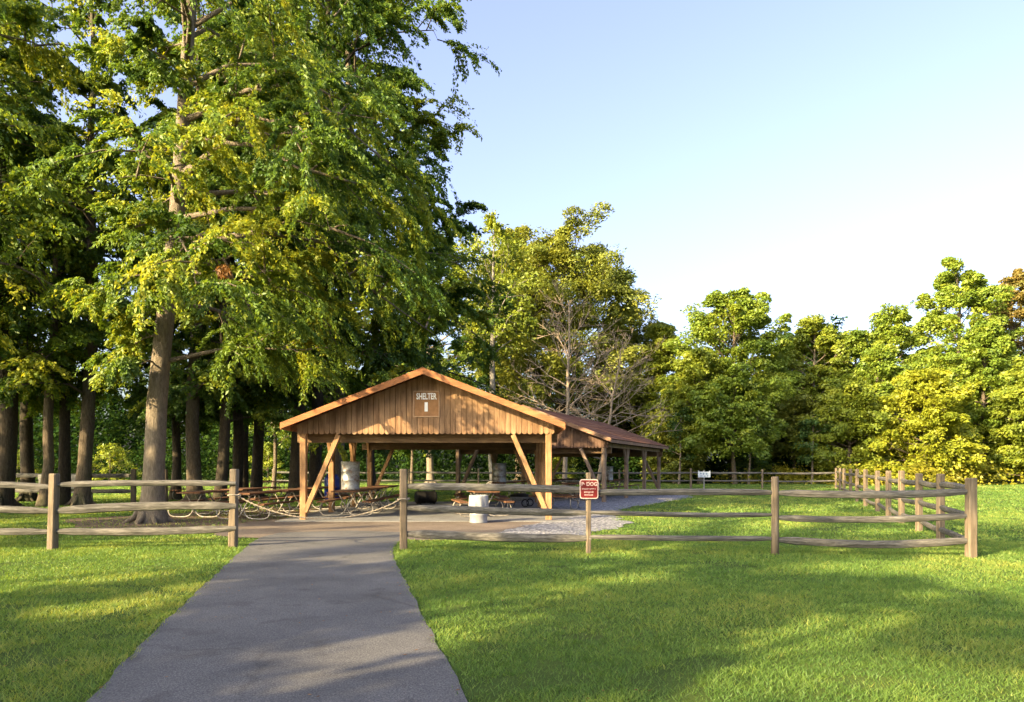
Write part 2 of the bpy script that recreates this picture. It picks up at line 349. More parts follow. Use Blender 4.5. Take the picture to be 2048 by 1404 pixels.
# ------------------------------------------------------------------ trees
def tree(name, label, pos, H, r0, cb, R, nl, leaf, seed, lmat, bmat='bark', group=None, path=None, env=None, limbs=26,
         subs=6, sag=.25, spread=.55, lean=(0, 0), rise=(.25, .9), clump=1.0, off=(0, 0), top=1.0, cat='tree', flare=1.6, bare=False, width=.5, extra=(), spray=False, asym=None, lobes=False, floor=0.0):
    rng = np.random.default_rng(seed); rr = random.Random(seed)
    root = thing(name, label, cat, pos, group=group)
    mb = MB()
    # trunk
    if path is None:
        k = 9; path = []
        wx = wy = 0
        for i in range(k):
            t = i / (k - 1)
            wx += rr.uniform(-.20, .20) * (1 if i else 0) * (H / 20); wy += rr.uniform(-.16, .16) * (1 if i else 0) * (H / 20)
            path.append(Vector((wx + lean[0] * t * H + off[0] * t, wy + lean[1] * t * H + off[1] * t, t * H * .93 * top)))
    path = [Vector(p) for p in path]
    zs = np.array([p.z for p in path]); P = np.array([[*p] for p in path])
    def at(z): return np.array([np.interp(z, zs, P[:, j]) for j in range(3)])
    def rad(z): return r0 * max(.04, (1 - z / H)) ** .75
    fine = [Vector(at(z)) for z in (0, .12, .35, .8, *np.linspace(1.6, zs[-1], 13))]
    rads = [rad(p.z) for p in fine]
    rads[0] *= flare; rads[1] *= 1 + (flare - 1) * .62; rads[2] *= 1 + (flare - 1) * .28; rads[3] *= 1 + (flare - 1) * .08
    fine[0].z = -.08
    mb.tube(fine, rads, 14, rng=rr, jit=.05)
    for k in range(6 if r0 > .25 else 0):         # root buttresses
        a = k * 1.05 + rr.uniform(0, .5); d = Vector((math.cos(a), math.sin(a), 0))
        mb.tube([d * r0 * .75 + Vector((0,0,.42)), d * r0 * 1.25 + Vector((0,0,.16)), d * r0 * 1.9 + Vector((0,0,.04)), d * r0 * 2.5 + Vector((0,0,-.05))],
                [r0 * .34, r0 * .28, r0 * .2, r0 * .08], 7, rng=rr, jit=.1)
    env = env or (lambda t: max(.12, math.sin(math.pi * (.16 + .80 * t)) ** .65))
    cs = []; ds = []; sb = []
    az = rr.uniform(0, 6.28)
    lim = []
    for i in range(limbs):
        t = (i + rr.uniform(0, .8)) / limbs
        z = cb * .82 + (H * .93 - cb * .82) * t ** .92
        az += 2.4 + rr.uniform(-.5, .5)
        L = R * env(t) * rr.uniform(.68, 1.14)
        if asym and math.cos(az - asym[0]) > -.12: L *= asym[1]
        el = rise[0] + (rise[1] - rise[0]) * t + rr.uniform(-.15, .2)
        lim.append((z, az, L, el))
    lim += list(extra)
    for z, a, L, el in lim:
        sg_l = min(sag, max(0., (z + L * math.sin(el) * .55 - floor) / (1.3 * L)))
        z0 = min(max(z - L * math.sin(el) * .45, cb * .6), zs[-1] * .985)
        b = Vector(at(z0)); d = Vector((math.cos(a) * math.cos(el), math.sin(a) * math.cos(el), math.sin(el)))
        pts = [b]
        for q in (.3, .6, .85, 1.0):
            dd = d + Vector((0, 0, -sg_l * q * q * 1.1))
            pts.append(b + dd * (L * q) + Vector((rr.uniform(-1,1), rr.uniform(-1,1), rr.uniform(-.6,.6))) * L * .05)
        rb = min(rad(z0) * .5, .02 + L * .012)
        mb.tube(pts, [rb, rb * .72, rb * .48, rb * .28, rb * .1], 6)
        for s_ in range(subs):
            q = .28 + .72 * (s_ + rr.random()) / subs
            i0 = min(int(np.searchsorted((0, .3, .6, .85, 1.0), q)) - 1, 3); i0 = max(i0, 0)
            qa = ((0, .3, .6, .85, 1.0)[i0], (0, .3, .6, .85, 1.0)[i0 + 1])
            sp = pts[i0].lerp(pts[i0 + 1], (q - qa[0]) / (qa[1] - qa[0]))
            sl = L * .42 * rr.uniform(.6, 1.15) * (1.15 - .5 * q) + .3
            aa = a + (1 if s_ % 2 else -1) * rr.uniform(.3, 1.25)
            e2 = el * .5 + rr.uniform(-.6, .85)
            sd = Vector((math.cos(aa) * math.cos(e2), math.sin(aa) * math.cos(e2), math.sin(e2)))
            mid = sp + sd * sl * .5 + Vector((0, 0, -sag * sl * .1)); end = sp + sd * sl + Vector((0, 0, -sag * sl * .5))
            sb.append((*sp, *sd, sl))
            mb.tube([sp, mid, end], [rb * .34 + .004, rb * .22 + .003, rb * .08 + .002], 4, cap=False)
            if bare:
                for _ in range(7):
                    q2 = rr.uniform(.2, 1); b2 = sp.lerp(end, q2)
                    dv = (sd + Vector((rr.uniform(-1,1), rr.uniform(-1,1), rr.uniform(-.4,.8))) * .9).normalized()
                    l2 = sl * rr.uniform(.25, .6)
                    mb.tube([b2, b2 + dv * l2 * .5 + Vector((0,0,.03)), b2 + dv * l2], [.016, .012, .006], 3, cap=False)
                continue
            for q2 in ((.62, 1.0) if lobes else (.3, .52, .74, .92, 1.05)):
                c = sp.lerp(mid, q2 * 2) if q2 < .5 else mid.lerp(end, (q2 - .5) * 2)
                cs.append((*c, sl)); ds.append((*sd,))
        if not bare:
            cs.append((*pts[-1], L * .4)); ds.append((*d,))
    tr = mb.build('trunk', M[bmat], root)
    if bare: return root
    cs = np.array(cs); ds = np.array(ds); nc = len(cs)
    ctint = np.clip(rng.normal(.5, .17, nc), 0, 1)
    w = np.exp(rng.normal(0, .95, nc)); w /= w.sum()
    pick = rng.choice(nc, nl, p=w)
    sl = np.clip(cs[pick, 3:4] * .25, .20, .95) * spread / .55 * clump
    g = rng.normal(0, 1, (nl, 3)) * sl * np.array([1, 1, .55])
    along = ds[pick] * rng.uniform(-.6, .9, (nl, 1)) * sl * 1.2
    pos_ = cs[pick, :3] + g + along
    pos_[:, 2] -= sag * (np.linalg.norm(g[:, :2], axis=1)) * .6
    twd = ds[pick]; fc = None
    if lobes:                                            # leaves on the outside of rounded clumps
        lr = np.clip(cs[:, 3] * .42, .5, 1.25) * rng.uniform(.75, 1.25, nc) * clump
        g = norm(rng.normal(0, 1, (nl, 3))); g[:, 2] = np.where(rng.random(nl) < .6, np.abs(g[:, 2]), g[:, 2])
        pos_ = cs[pick, :3] + g * (lr[pick] * rng.uniform(.55, 1.08, nl))[:, None] * np.array([1, 1, .72])
        fc = g * .95
    if spray:                                            # leaves in two rows along drooping twigs
        sb = np.array(sb); ns = len(sb); K = 8
        q = np.tile((np.arange(K) + .5) / K * .85 + .18, ns) + rng.uniform(-.05, .05, ns * K)
        S = np.repeat(sb, K, 0); sgn = np.tile(np.where(np.arange(K) % 2, 1., -1.), ns)
        h = np.arctan2(S[:, 4], S[:, 3]) + sgn * rng.uniform(.35, 1.1, ns * K)
        td = norm(np.stack([np.cos(h), np.sin(h), S[:, 5] * .6 + rng.normal(0, .42, ns * K)], 1))
        b0 = S[:, :3] + S[:, 3:6] * (S[:, 6] * q)[:, None]; b0[:, 2] -= sag * S[:, 6] * q * q * .5
        tl = np.clip(S[:, 6] * rng.uniform(.35, .75, ns * K), .3, 1.5)
        w = np.exp(rng.normal(0, .6, ns * K)) * tl; w *= np.repeat(np.exp(rng.normal(0, .7, ns)), K); w /= w.sum()
        pick2 = rng.choice(ns * K, nl, p=w); u = rng.random(nl)
        sd_ = np.where(rng.random(nl) < .5, 1., -1.)
        side = np.stack([-td[pick2, 1], td[pick2, 0], np.zeros(nl)], 1) * sd_[:, None]
        pos_ = b0[pick2] + td[pick2] * (u * tl[pick2])[:, None] + side * leaf * .42
        pos_[:, 2] -= (.25 + sag) * tl[pick2] * u * u * .9 + np.abs(rng.normal(0, leaf * .25, nl))
        pos_ += rng.normal(0, leaf * .28, (nl, 3))
        twd = td[pick2] * .7 + side * .8
        ct2 = np.clip(np.repeat(rng.normal(.46, .24, ns), K) + rng.normal(0, .1, ns * K), 0, 1); ctint = ct2; pick = pick2
    pos_[:, 2] = np.maximum(pos_[:, 2], .35)
    out = pos_.copy(); out[:, :2] -= P[0, :2]; out[:, 2] = 0
    ax = norm(twd * .8 + norm(out) * (.15 if spray else .5))
    tint = np.clip(ctint[pick] + rng.normal(0, .14, nl), 0, 1)
    quad_mesh('crown', leaves(rng, pos_, ax, leaf, width, flat=.32, sag=.35 + sag, face=norm(out) * .55 if fc is None else fc), tint, M[lmat], root)
    return root


# ------------------------------------------------------------------ ground, path, apron
def sheet(name, pts, z, mat, rag=.06, step=.2, seed=1, kind='structure'):
    rr = random.Random(seed); out = []
    n = len(pts)
    for i in range(n):
        a, b = Vector(pts[i]), Vector(pts[(i + 1) % n]); L = (b - a).length; k = max(1, int(L / step))
        nn = Vector((-(b - a).y, (b - a).x, 0)).normalized()
        for j in range(k):
            p = a.lerp(b, j / k) + nn * rr.uniform(-rag, rag)
            out.append((p.x, p.y, z))
    mb = MB(); mb.add(out, [tuple(range(len(out)))])
    o = mb.build(name, mat); tag(o, kind=kind)
    me = o.data
    if me.polygons[0].normal.z < 0:
        bm = bmesh.new(); bm.from_mesh(me); bmesh.ops.reverse_faces(bm, faces=bm.faces); bm.to_mesh(me); bm.free()
    return [(p[0], p[1]) for p in out]
def smooth_pts(pts, it=2):
    pts = [Vector(p) for p in pts]
    for _ in range(it):
        q = []
        for i in range(len(pts)):
            a, b = pts[i], pts[(i + 1) % len(pts)]
            q += [a.lerp(b, .25), a.lerp(b, .75)]
        pts = q
    return pts

mb = MB(); mb.add([(-260,-160,0),(260,-160,0),(260,420,0),(-260,420,0)], [(0,1,2,3)])
tag(mb.build('ground', M['lawn']), kind='structure')

near_l, near_r = G(176,1404), G(938,1404)
dl = (G(176,1404) - G(400,1180)).normalized(); dr = (G(938,1404) - G(880,1300)).normalized()
path_pts = [near_l + dl * 14, near_l, G(300,1272), G(400,1180), G(452,1130), G(500,1088), G(520,1076), G(560,1066), G(700,1062),
            G(830,1066), G(800,1082), G(787,1096), G(786,1112), G(800,1142), G(832,1205), G(880,1300), near_r, near_r + dr * 14]
path_poly = sheet('path', path_pts, .012, M['path'], .018, .22, 3)
apron_pts = smooth_pts([G(400,1068), G(520,1079), G(800,1081), G(960,1080), G(1090,1072), G(1130,1052), G(1110,1036), G(860,1032), G(610,1036), G(480,1046)], 1)
apron_poly = sheet('apron', apron_pts, .008, M['apron'], .05, .2, 4)
gravel_pts = smooth_pts([G(930,1079), G(1110,1077), G(1205,1065), G(1250,1051), G(1258,1043), G(1232,1036), G(1225,1024), G(1290,1010), G(1372,998), G(1395,988),
              Vector((10.6,39.5,0)), Vector((9.2,42,0)), Vector((5,41,0)), Vector((-1.5,31,0)), Vector((1.1,27,0)), Vector((1.3,20,0)), Vector((.6,18.2,0))], 1)
gravel_poly = sheet('gravel', gravel_pts, .016, M['gravel'], .2, .3, 5)
dirt_pts = smooth_pts([G(120,1044), G(170,1057), G(330,1066), G(470,1062), G(560,1050), Vector((-6.1,18.2,0)), Vector((-5.8,26,0)), Vector((-8.6,26,0)), Vector((-10.6,21.8,0)), Vector((-13,20,0))], 2)
dirt_poly = sheet('dirt', dirt_pts, .004, M['dirt'], .2, .25, 6)
slab1 = [(-6.35,18.75), (1.6,18.75), (1.6,28.9), (-6.35,28.9)]
mb = MB(); mb.box((-2.375, 23.825, -.01), (7.95, 10.15, .08)); tag(mb.build('shelter_floor', M['concrete']), kind='structure')

# ------------------------------------------------------------------ shelters
def shelter(name, label, loc, rz, half, rake, slope, eave_z, wall_z, length, nposts, mats, front_over, seed):
    """gable to the front (local -y), ridge along +y; eave_z: top of the roof at the eave tip"""
    rr = random.Random(seed)
    root = thing(name, label, 'shelter', loc, rz)
    e = rake                                            # half width out to the roof's edge
    topz = lambda x: eave_z + slope * (e - abs(x))
    y0, y1 = -front_over, length + front_over
    th = .07
    # roof: two sloped slabs
    mb = MB()
    for s in (-1, 1):
        nrow = 11
        for r in range(nrow):                            # lapped sheets running along the ridge
            xa, xb = e * r / nrow, e * (r + 1) / nrow + .03
            lift = .014
            za, zb = topz(xa), topz(min(xb, e + .03)) if xb <= e else eave_z - slope * (xb - e)
            mb.prism([(s*xa, y0+.005, za), (s*xb, y0+.005, zb + lift), (s*xb, y0+.005, zb + lift - .02), (s*xa, y0+.005, za - .02)], (0, y1 - y0 - .01, 0))
    mb.build('roof', mats['roof'], root)
    # rake fascia boards, front and back, and eave boards
    for yy in (y0, y1):
        sgn = -1 if yy == y0 else 1
        for s in (-1, 1):
            mb = MB(); h = .175
            a = Vector((s*(e+.015), yy, eave_z + .012)); b = Vector((0, yy, topz(0) + .022))
            poly = [a, b, b - Vector((0,0,h)), a - Vector((0,0,h*.92))]
            mb.prism(poly, (0, sgn*.04, 0)); mb.build('fascia', mats['fascia'], root)
    for s in (-1, 1):
        mb = MB(); mb.box((s*(e - .005), (y0+y1)/2, eave_z - .10), (.035, y1 - y0 - .01, .13)); mb.build('eave_board', mats['fascia'], root)
    # rafters / purlins under the roof
    mb = MB(); k = int(length / .75)
    for i in range(k + 1):
        y = .05 + (length - .1) * i / k
        for s in (-1, 1):
            a = Vector((s*(e - .04), y, eave_z - .10)); b = Vector((s*.02, y, topz(0) - .11))
            mb.bar(a, b, .045, .13)
    mb.build('rafters', mats['beam'], root)
    # gables: vertical boards with rounded lower ends
    for yy, sgn in ((-.09, -1), (length + .09, 1)):
        mb = MB(); bw = .15; n = int(2 * (e - .16) / bw)
        x = -n * bw / 2
        for i in range(n):
            xa, xb = x + .006, x + bw - .006
            zt = lambda q: topz(q) - .09
            wz = wall_z + rr.uniform(-.006, .006)
            if min(zt(xa), zt(xb)) > wz + .02:
                poly = [(xa, yy, zt(xa)), (xa, yy, wz + .03)]
                for q in range(7):
                    a_ = math.pi * (1 + q / 6); cx = (xa + xb) / 2; rw = (xb - xa) / 2
                    poly.append((cx + rw * math.cos(a_), yy, wz + .03 + rw * .9 * math.sin(a_)))
                poly.append((xb, yy, wz + .03)); poly.append((xb, yy, zt(xb)))
                if xa < 0 < xb: poly.append((0, yy, zt(0)))
                poly = [p for j, p in enumerate(poly) if p != poly[j - 1]]
                mb.prism(poly, (0, sgn * (.02 + rr.uniform(0, .003)), 0))
            x += bw
        mb.prism([(-e + .2, yy - sgn*.02, topz(e - .2) - .10), (-e + .2, yy - sgn*.02, wall_z + .08), (e - .2, yy - sgn*.02, wall_z + .08), (e - .2, yy - sgn*.02, topz(e - .2) - .10), (0, yy - sgn*.02, topz(0) - .10)], (0, -sgn*.012, 0))
        mb.build('gable_wall', mats['siding'], root)
    # tie beams across each frame end, plates along the sides
    pz = wall_z - .02
    for y in (.30, length - .30):
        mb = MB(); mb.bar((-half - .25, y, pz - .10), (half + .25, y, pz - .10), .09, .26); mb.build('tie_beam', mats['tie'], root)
    for s in (-1, 1):
        mb = MB(); mb.bar((s*half, -.06, pz + .12), (s*half, length + .06, pz + .12), .10, .17); mb.build('wall_plate', mats['beam'], root)
    for i in range(nposts):
        y = length * i / (nposts - 1)
        for s in (-1, 1):
            mb = MB(); mb.bar((s*half, y, -.02), (s*half, y, pz + .03), .17, .17, up=(0,1,0), bev=.015); mb.build('post', mats['timber'], root)
            for q in (-1, 1):                           # knee braces along the plate
                if 0 <= y + q * .5 <= length:
                    mb = MB(); mb.bar((s*half + .003*q, y + q*.07, pz - .72), (s*half + .003*q, y + q*.46, pz + .05), .075, .095, up=(1,0,0)); mb.build('knee_brace', mats['timber'], root)
            if i in (0, nposts - 1):                     # long diagonal from the foot of the corner post
                oy = -.05 if i == 0 else .05
                mb = MB(); mb.bar((s*(half - .09), y + oy, .30), (s*(half - .96), y + oy, pz - .08), .13, .14, up=(0,1,0), ext=.06); mb.build('diagonal_brace', mats['timber'], root)
    return root
S1 = dict(tie=M['beam_shaded'], roof=M['roof'], fascia=M['fascia'], beam=M['beam'], siding=M['stain'], timber=M['timber'])
S2 = dict(tie=M['beam_shaded'], roof=M['roof'], fascia=M['fascia_grey'], beam=M['timber_grey'], siding=M['siding_shaded'], timber=M['timber_grey'])
shelter('picnic_shelter', 'orange brown picnic shelter with lettered gable at the end of the path', (-2.36, 19.25, 0), 0, 3.37, 3.75, .388, 2.63, 2.40, 9.0, 4, S1, .74, 1)
shelter('picnic_shelter', 'brown picnic shelter turned sideways behind the lettered one', (.69, 30.3, 0), -math.radians(22.6), 3.38, 3.82, .385, 2.62, 2.28, 11.9, 4, S2, .55, 2)

# text -> mesh
def text_mesh(name, body, size, mat, parent, loc, depth=.008, sx=1.0, rz=0.0, bold=0.0):
    cu = bpy.data.curves.new(name, 'FONT'); cu.body = body; cu.size = size; cu.extrude = depth / 2; cu.align_x = 'CENTER'; cu.align_y = 'CENTER'
    cu.offset = bold; cu.resolution_u = 3
    t = bpy.data.objects.new(name, cu); COL.objects.link(t)
    dg = bpy.context.evaluated_depsgraph_get(); dg.update()
    me = bpy.data.meshes.new_from_object(t.evaluated_get(dg)); COL.objects.unlink(t); bpy.data.objects.remove(t)
    me.transform(Matrix.Translation(loc) @ Matrix.Rotation(rz, 4, 'Z') @ Matrix.Rotation(math.pi/2, 4, 'X') @ Matrix.Diagonal((sx, 1, 1, 1)))
    me.materials.clear(); me.materials.append(mat)
    o = bpy.data.objects.new(name, me); COL.objects.link(o); o.parent = parent; return o

# lettered board on the gable
gy = 19.25 - .09 - .024
gx, gz = GX(853, gy), EYE + (932 - 808) * gy / F
sg = thing('shelter_sign', 'square wooden sign reading SHELTER on the orange brown gable', 'sign', (gx, gy, gz))
mb = MB(); mb.box((0, -.011, 0), (.66, .02, .66)); mb.build('sign_board', M['signback'], sg)
mb = MB()
for s in (-1, 1):
    mb.box((s*.345, -.016, 0), (.03, .03, .72)); mb.box((0, -.015, s*.345), (.66, .028, .03))
mb.build('sign_frame', M['signframe'], sg)
text_mesh('lettering', 'SHELTER', .235, M['lettering'], sg, (0, -.026, .20), sx=.60, bold=.006)
mb = MB(); mb.box((-.005, -.025, -.08), (.085, .012, .25)); mb.build('number', M['lettering'], sg)

# ------------------------------------------------------------------ split rail fences
def rail(mb, a, b, h=.115, w=.085, rr=None, sag=.02, ext=.05):
    a, b = Vector(a), Vector(b); d = (b - a).normalized(); a = a - d * ext; b = b + d * ext
    n = 9; pts = []; rad = []
    ph = rr.uniform(0, 6)
    for i in range(n):
        t = i / (n - 1)
        p = a.lerp(b, t); p.z += -sag * math.sin(math.pi * t) + .006 * math.sin(ph + 5 * t); p += Vector((-d.y, d.x, 0)) * .010 * math.sin(ph * 2 + 4 * t)
        pts.append(p)
        taper = min(1, .55 + min(t, 1 - t) * 6)
        rad.append(h * .56 * taper * rr.uniform(.965, 1.035))
    mb.tube(pts, rad, 7, smooth=False, squash=w / h, rng=rr, jit=.05)
def fpost(mb, base, top, w=.13, rr=None, round_=False):
    base, top = Vector(base), Vector(top)
    if round_:
        mb.tube([base - Vector((0,0,.1)), base.lerp(top, .3), base.lerp(top, .7), top - Vector((0,0,.02)), top], [w*.52, w*.5, w*.49, w*.47, w*.40], 9, rng=rr, jit=.05)
    else:
        d = top - base; a = rr.uniform(-.2, .2)
        lv = []
        for t in (-.06, .25, .5, .75, .985, 1.0):
            p = base + d * t; k = w / 2 * (rr.uniform(.95, 1.05) if t < .98 else (1 if t < .99 else .86))
            lv.append([p + Matrix.Rotation(a, 3, 'Z') @ Vector((x * k, y * k, 0)) for x, y in ((-1,-.72),(-.72,-1),(.72,-1),(1,-.72),(1,.72),(.72,1),(-.72,1),(-1,.72))])
        vs = [v for l in lv for v in l]; fs = []
        for i in range(len(lv) - 1):
            for k in range(8): fs.append((i*8+k, i*8+(k+1) % 8, (i+1)*8+(k+1) % 8, (i+1)*8+k))
        fs += [tuple(range(7,-1,-1)), tuple(range((len(lv)-1)*8, len(lv)*8))]
        mb.add(vs, fs)
class Fence:
    def __init__(s, label, loc, seed):
        s.root = thing('split_rail_fence', label, 'fence', loc); s.rr = random.Random(seed)
    def post(s, base, top, w=.13, round_=False):
        mb = MB(); fpost(mb, base, top, w, s.rr, round_); return mb.build('post', M['post'], s.root, world=True)
    def rail(s, a, b, h=.115, mat='rail', sag=.02, w=.085):
        mb = MB(); rail(mb, a, b, h, w, s.rr, sag); return mb.build('rail', M[mat], s.root, world=True)

def pxpost(px, ytop, ybase, pxtop=None):
    b = G(px, ybase); t = W(pxtop or px, ytop, b.y); return b, t
f = Fence('weathered three rail fence left of the path with a lit corner of lawn in front', G(105,1100), 1)
for px, yt, yb, pt in ((105,947,1099,109), (466,938,1094,469)):
    b, t = pxpost(px, yt, yb, pt); f.post(b, t, .14)
b, t = pxpost(-262, 950, 1103); f.post(b, t, .14)
b, t = pxpost(-640, 950, 1106); f.post(b, t, .14)
d1, d2 = G(0,1099).y, G(0,1095).y
for (xa, ya, xb, yb, da, db, h, sg_) in (
        (109,970,467,966,d1,d2,.10,-.015), (107,1021,467,1012,d1,d2,.14,-.03), (106,1063,467,1057,d1,d2,.125,.025),
        (-262,966,109,974,12.3,d1,.105,-.02), (-262,1016,107,1023,12.3,d1,.12,-.03), (-262,1064,106,1064,12.3,d1,.11,0),
        (-640,968,-262,966,12.1,12.3,.105,0), (-640,1018,-262,1016,12.1,12.3,.12,.02), (-640,1066,-262,1064,12.1,12.3,.11,0)):
    f.rail(W(xa,ya,da), W(xb,yb,db), h, sag=sg_)
f = Fence('long grey three rail fence from the path to the far right corner post', G(807,1100), 2)
R4 = [(807,938,1099,.135), (1550,953,1109,.13), (1942,956,1115,.14)]
for px, yt, yb, w in R4:
    b, t = pxpost(px, yt, yb); f.post(b, t, w, round_=(px == 1550))
b, t = pxpost(1177, 945, 1107); f.post(b, t, .075)
D = {807: G(0,1099).y, 1177: G(0,1107).y, 1550: G(0,1109).y, 1942: G(0,1115).y}
for xa, ya, xb, yb, h, sg_ in ((807,972,1177,981,.12,-.01),(807,1016,1177,1026,.115,0),(807,1068,1177,1076,.14,.02),
                               (1177,984,1550,985,.10,0),(1177,1025,1550,1030,.075,.01),(1177,1074,1550,1078,.085,0),
                               (1550,985,1942,982,.115,.055),(1550,1034,1942,1031,.10,.06),(1550,1079,1942,1080,.12,.075)):
    f.rail(W(xa,ya,D[xa]), W(xb,yb,D[xb]), h, sag=sg_)
# fence running away from the corner and the far fence
corner = G(1942,1115)
side = []
for px, yb in ((1881,1076),(1838,1062),(1803,1050),(1777,1037),(1755,1029),(1731,1018),(1714,1009),(1701,998),(1688,987),(1680,981),(1672,977)):
    k = 2.9 / ((px - 1024) / F - .4); d = .55 * k + .45 * F * EYE / (yb - HY)
    side.append(Vector((GX(px, d), d, 0)))
f = Fence('weathered fence running away from the corner post towards the golden tree', side[0], 3)
for i, p in enumerate(side):
    f.post(p, p + Vector((0,0,1.36 + f.rr.uniform(-.03,.03))), .125)
seq = [corner] + side
for a, b in zip(seq, seq[1:]):
    for z, h in ((1.10,.115),(.66,.11),(.24,.11)):
        f.rail(a + Vector((0,0,z + f.rr.uniform(-.03,.03))), b + Vector((0,0,z + f.rr.uniform(-.03,.03))), h, 'railside', f.rr.uniform(-.01,.03))
f = Fence('far fence with dark rails crossing the lit meadow below the wood', side[-1] + Vector((-3.5,.1,0)), 4)
far = [side[-1]] + [Vector((side[-1].x - 4.75 * k, side[-1].y + .25 * k + .12*math.sin(k*1.7), 0)) for k in range(1, 9)]
for p in far[1:]: f.post(p, p + Vector((0,0,1.30 + f.rr.uniform(-.05,.05))), .12)
for a, b in zip(far, far[1:]):
    for z, h in ((1.05,.12),(.52,.10)):
        f.rail(a + Vector((0,0,z)), b + Vector((0,0,z + f.rr.uniform(-.04,.04))), h, 'rail', .03)
f = Fence('dark old fence between the tree trunks of the shaded grove', Vector((GX(267,27.6),27.6,0)), 5)
lf = [Vector((GX(330,27.9),27.9,0)), Vector((GX(267,27.6),27.6,0)), Vector((-18.3,28.4,0)), Vector((-21.6,29,0)), Vector((-25,29.6,0))]
for p in lf: f.post(p, p + Vector((0,0,1.38)), .17)
for a, b in zip(lf[1:], lf[2:]):
    for z in (1.12, .50): f.rail(a + Vector((0,0,z)), b + Vector((0,0,z)), .15, 'rail', .01)

# rope across the path
ra, rb_ = W(474,990,12.66), W(800,999,12.5)
pts = []
for i in range(73):
    t = i / 72; p = ra.lerp(rb_, t)
    p.z = ra.z * (1 - t) + rb_.z * t - (4 * t * (1 - t)) ** .92 * .385; pts.append(p)
mb = MB()
for ph in (0, math.pi):
    q = []
    for i in range(361):
        t = i / 360; k = t * 72; i0 = min(int(k), 71); p = pts[i0].lerp(pts[i0+1], k - i0); a = t * 3.4 / .09 * 2 * math.pi / 2 + ph
        q.append(p + Vector((0, math.cos(a), math.sin(a))) * .007)
    mb.tube(q, .009, 5)
rope = thing('rope', 'pale twisted rope hanging across the path between two fence posts', 'rope', ra)
mb.build('strand', M['rope'], rope, world=True)
mb = MB()
for px, yy, d in ((468,990,12.66), (807,998,12.5)):
    c = W(px, yy, d)
    mb.tube([c + Vector((math.cos(a)*.10, math.sin(a)*.10, .01*math.sin(3*a))) for a in [k*math.pi/8 for k in range(17)]], .015, 6)
mb.build('knot_loop', M['rope'], rope, world=True)

# ------------------------------------------------------------------ signs
def round_rect(w, h, r, y, n=5):
    p = []
    for cx, cz, a0 in ((w/2-r, h/2-r, 0), (-w/2+r, h/2-r, 90), (-w/2+r, -h/2+r, 180), (w/2-r, -h/2+r, 270)):
        for k in range(n + 1):
            a = math.radians(a0 + 90*k/n); p.append((cx + r*math.cos(a), y, cz + r*math.sin(a)))
    return p
sd = G(0,1107).y - .075
c = W(1178, 978, sd)
s = thing('notice_sign', 'small red notice with pale lettering on the slim fence post', 'sign', c)
mb = MB(); mb.prism(round_rect(.318,.335,.045,0), (0,.012,0)); mb.build('sign_border', M['signwhite'], s)
mb = MB(); mb.prism(round_rect(.280,.298,.032,-.004), (0,.005,0)); mb.build('sign_panel', M['signred'], s)
text_mesh('lettering', 'P· DOG', .088, M['signwhite'], s, (.005,-.007,.082), depth=.004, sx=.92, bold=.003)
rr = random.Random(5); mb = MB()                       # three lines too small to be read in the photograph
for z, x0, x1, hh in ((.002,-.122,.122,.020), (-.052,-.082,.075,.026), (-.102,-.078,.07,.024)):
    x = x0
    while x < x1 - .008:
        w = rr.uniform(.011,.019)
        mb.box((x + w/2, -.006, z + rr.uniform(-.002,.002)), (w, .004, hh * rr.uniform(.75,1.05))); x += w + rr.choice((.005,.005,.006,.012))
mb.build('small_print', M['signwhite'], s)
mb = MB()
for z in (.10, -.10): mb.lathe([(.008,0),(.008,.006),(.003,.008)], 8, Matrix.Translation((0,-.006,z + .03)) @ Matrix.Rotation(math.pi/2,4,'X'))
mb.build('bolts', M['galv'], s)

b = G(1408, 985); s = thing('field_sign', 'pale grey sign board on a thin post in the meadow beyond the fence', 'sign', b)
mb = MB(); mb.bar((0,0,-.05), (0,0,1.28), .055, .055, up=(0,1,0)); mb.build('post', M['greyboard'], s)
pz = EYE - (949 - HY) * b.y / F
mb = MB(); mb.box((0,-.045,pz), (.70,.02,.32)); mb.box((-.31,-.046,pz+.04),(.06,.024,.36)); mb.box((.31,-.046,pz+.04),(.06,.024,.36)); mb.build('sign_board', M['signpale'], s)
mb = MB()
for x, z, w, h in ((-.2,.06,.10,.09),(-.04,.05,.09,.12),(.13,.04,.10,.10),(-.16,-.08,.12,.07),(.02,-.09,.12,.06),(.18,-.08,.08,.09)):
    mb.box((x,-.058,pz+z),(w,.006,h))
mb.build('print', M['signblue'], s)

# ------------------------------------------------------------------ picnic tables
def make_table(label, group, loc, rz):
    L = 1.86
    t = thing('picnic_table', label, 'picnic table', loc, rz, group)
    mb = MB()
    for k in range(3): mb.box(((k-1)*.245, 0, .735), (.236, L, .042))
    mb.build('tabletop', M['table'], t)
    for s in (-1, 1):
        mb = MB()
        for k in range(1): mb.box((s*.66, 0, .44), (.25, L, .042))
        mb.build('seat', M['table'], t)
    for y in (-.62, .62):
        mb = MB()
        for s in (-1, 1):
            p = [(-s*.26,.71),(-s*.20,.60),(-s*.02,.28),(s*.07,.13),(s*.15,.06),(s*.27,.028),(s*.45,.026),(s*.60,.030),(s*.70,.06),(s*.765,.14),(s*.775,.25),(s*.73,.36),(s*.66,.415)]
            mb.tube([(x, y + s*.022, z) for x, z in p], .018, 7)
        mb.bar((-.34,y,.695),(.34,y,.695),.05,.035)
        mb.build('pipe_leg', M['pipe'], t)
    mb = MB()
    for s in (-1, 1): mb.tube([(0, s*.60, .30), (0, s*.12, .70)], .015, 6)
    mb.build('cross_brace', M['pipe'], t)
    return t
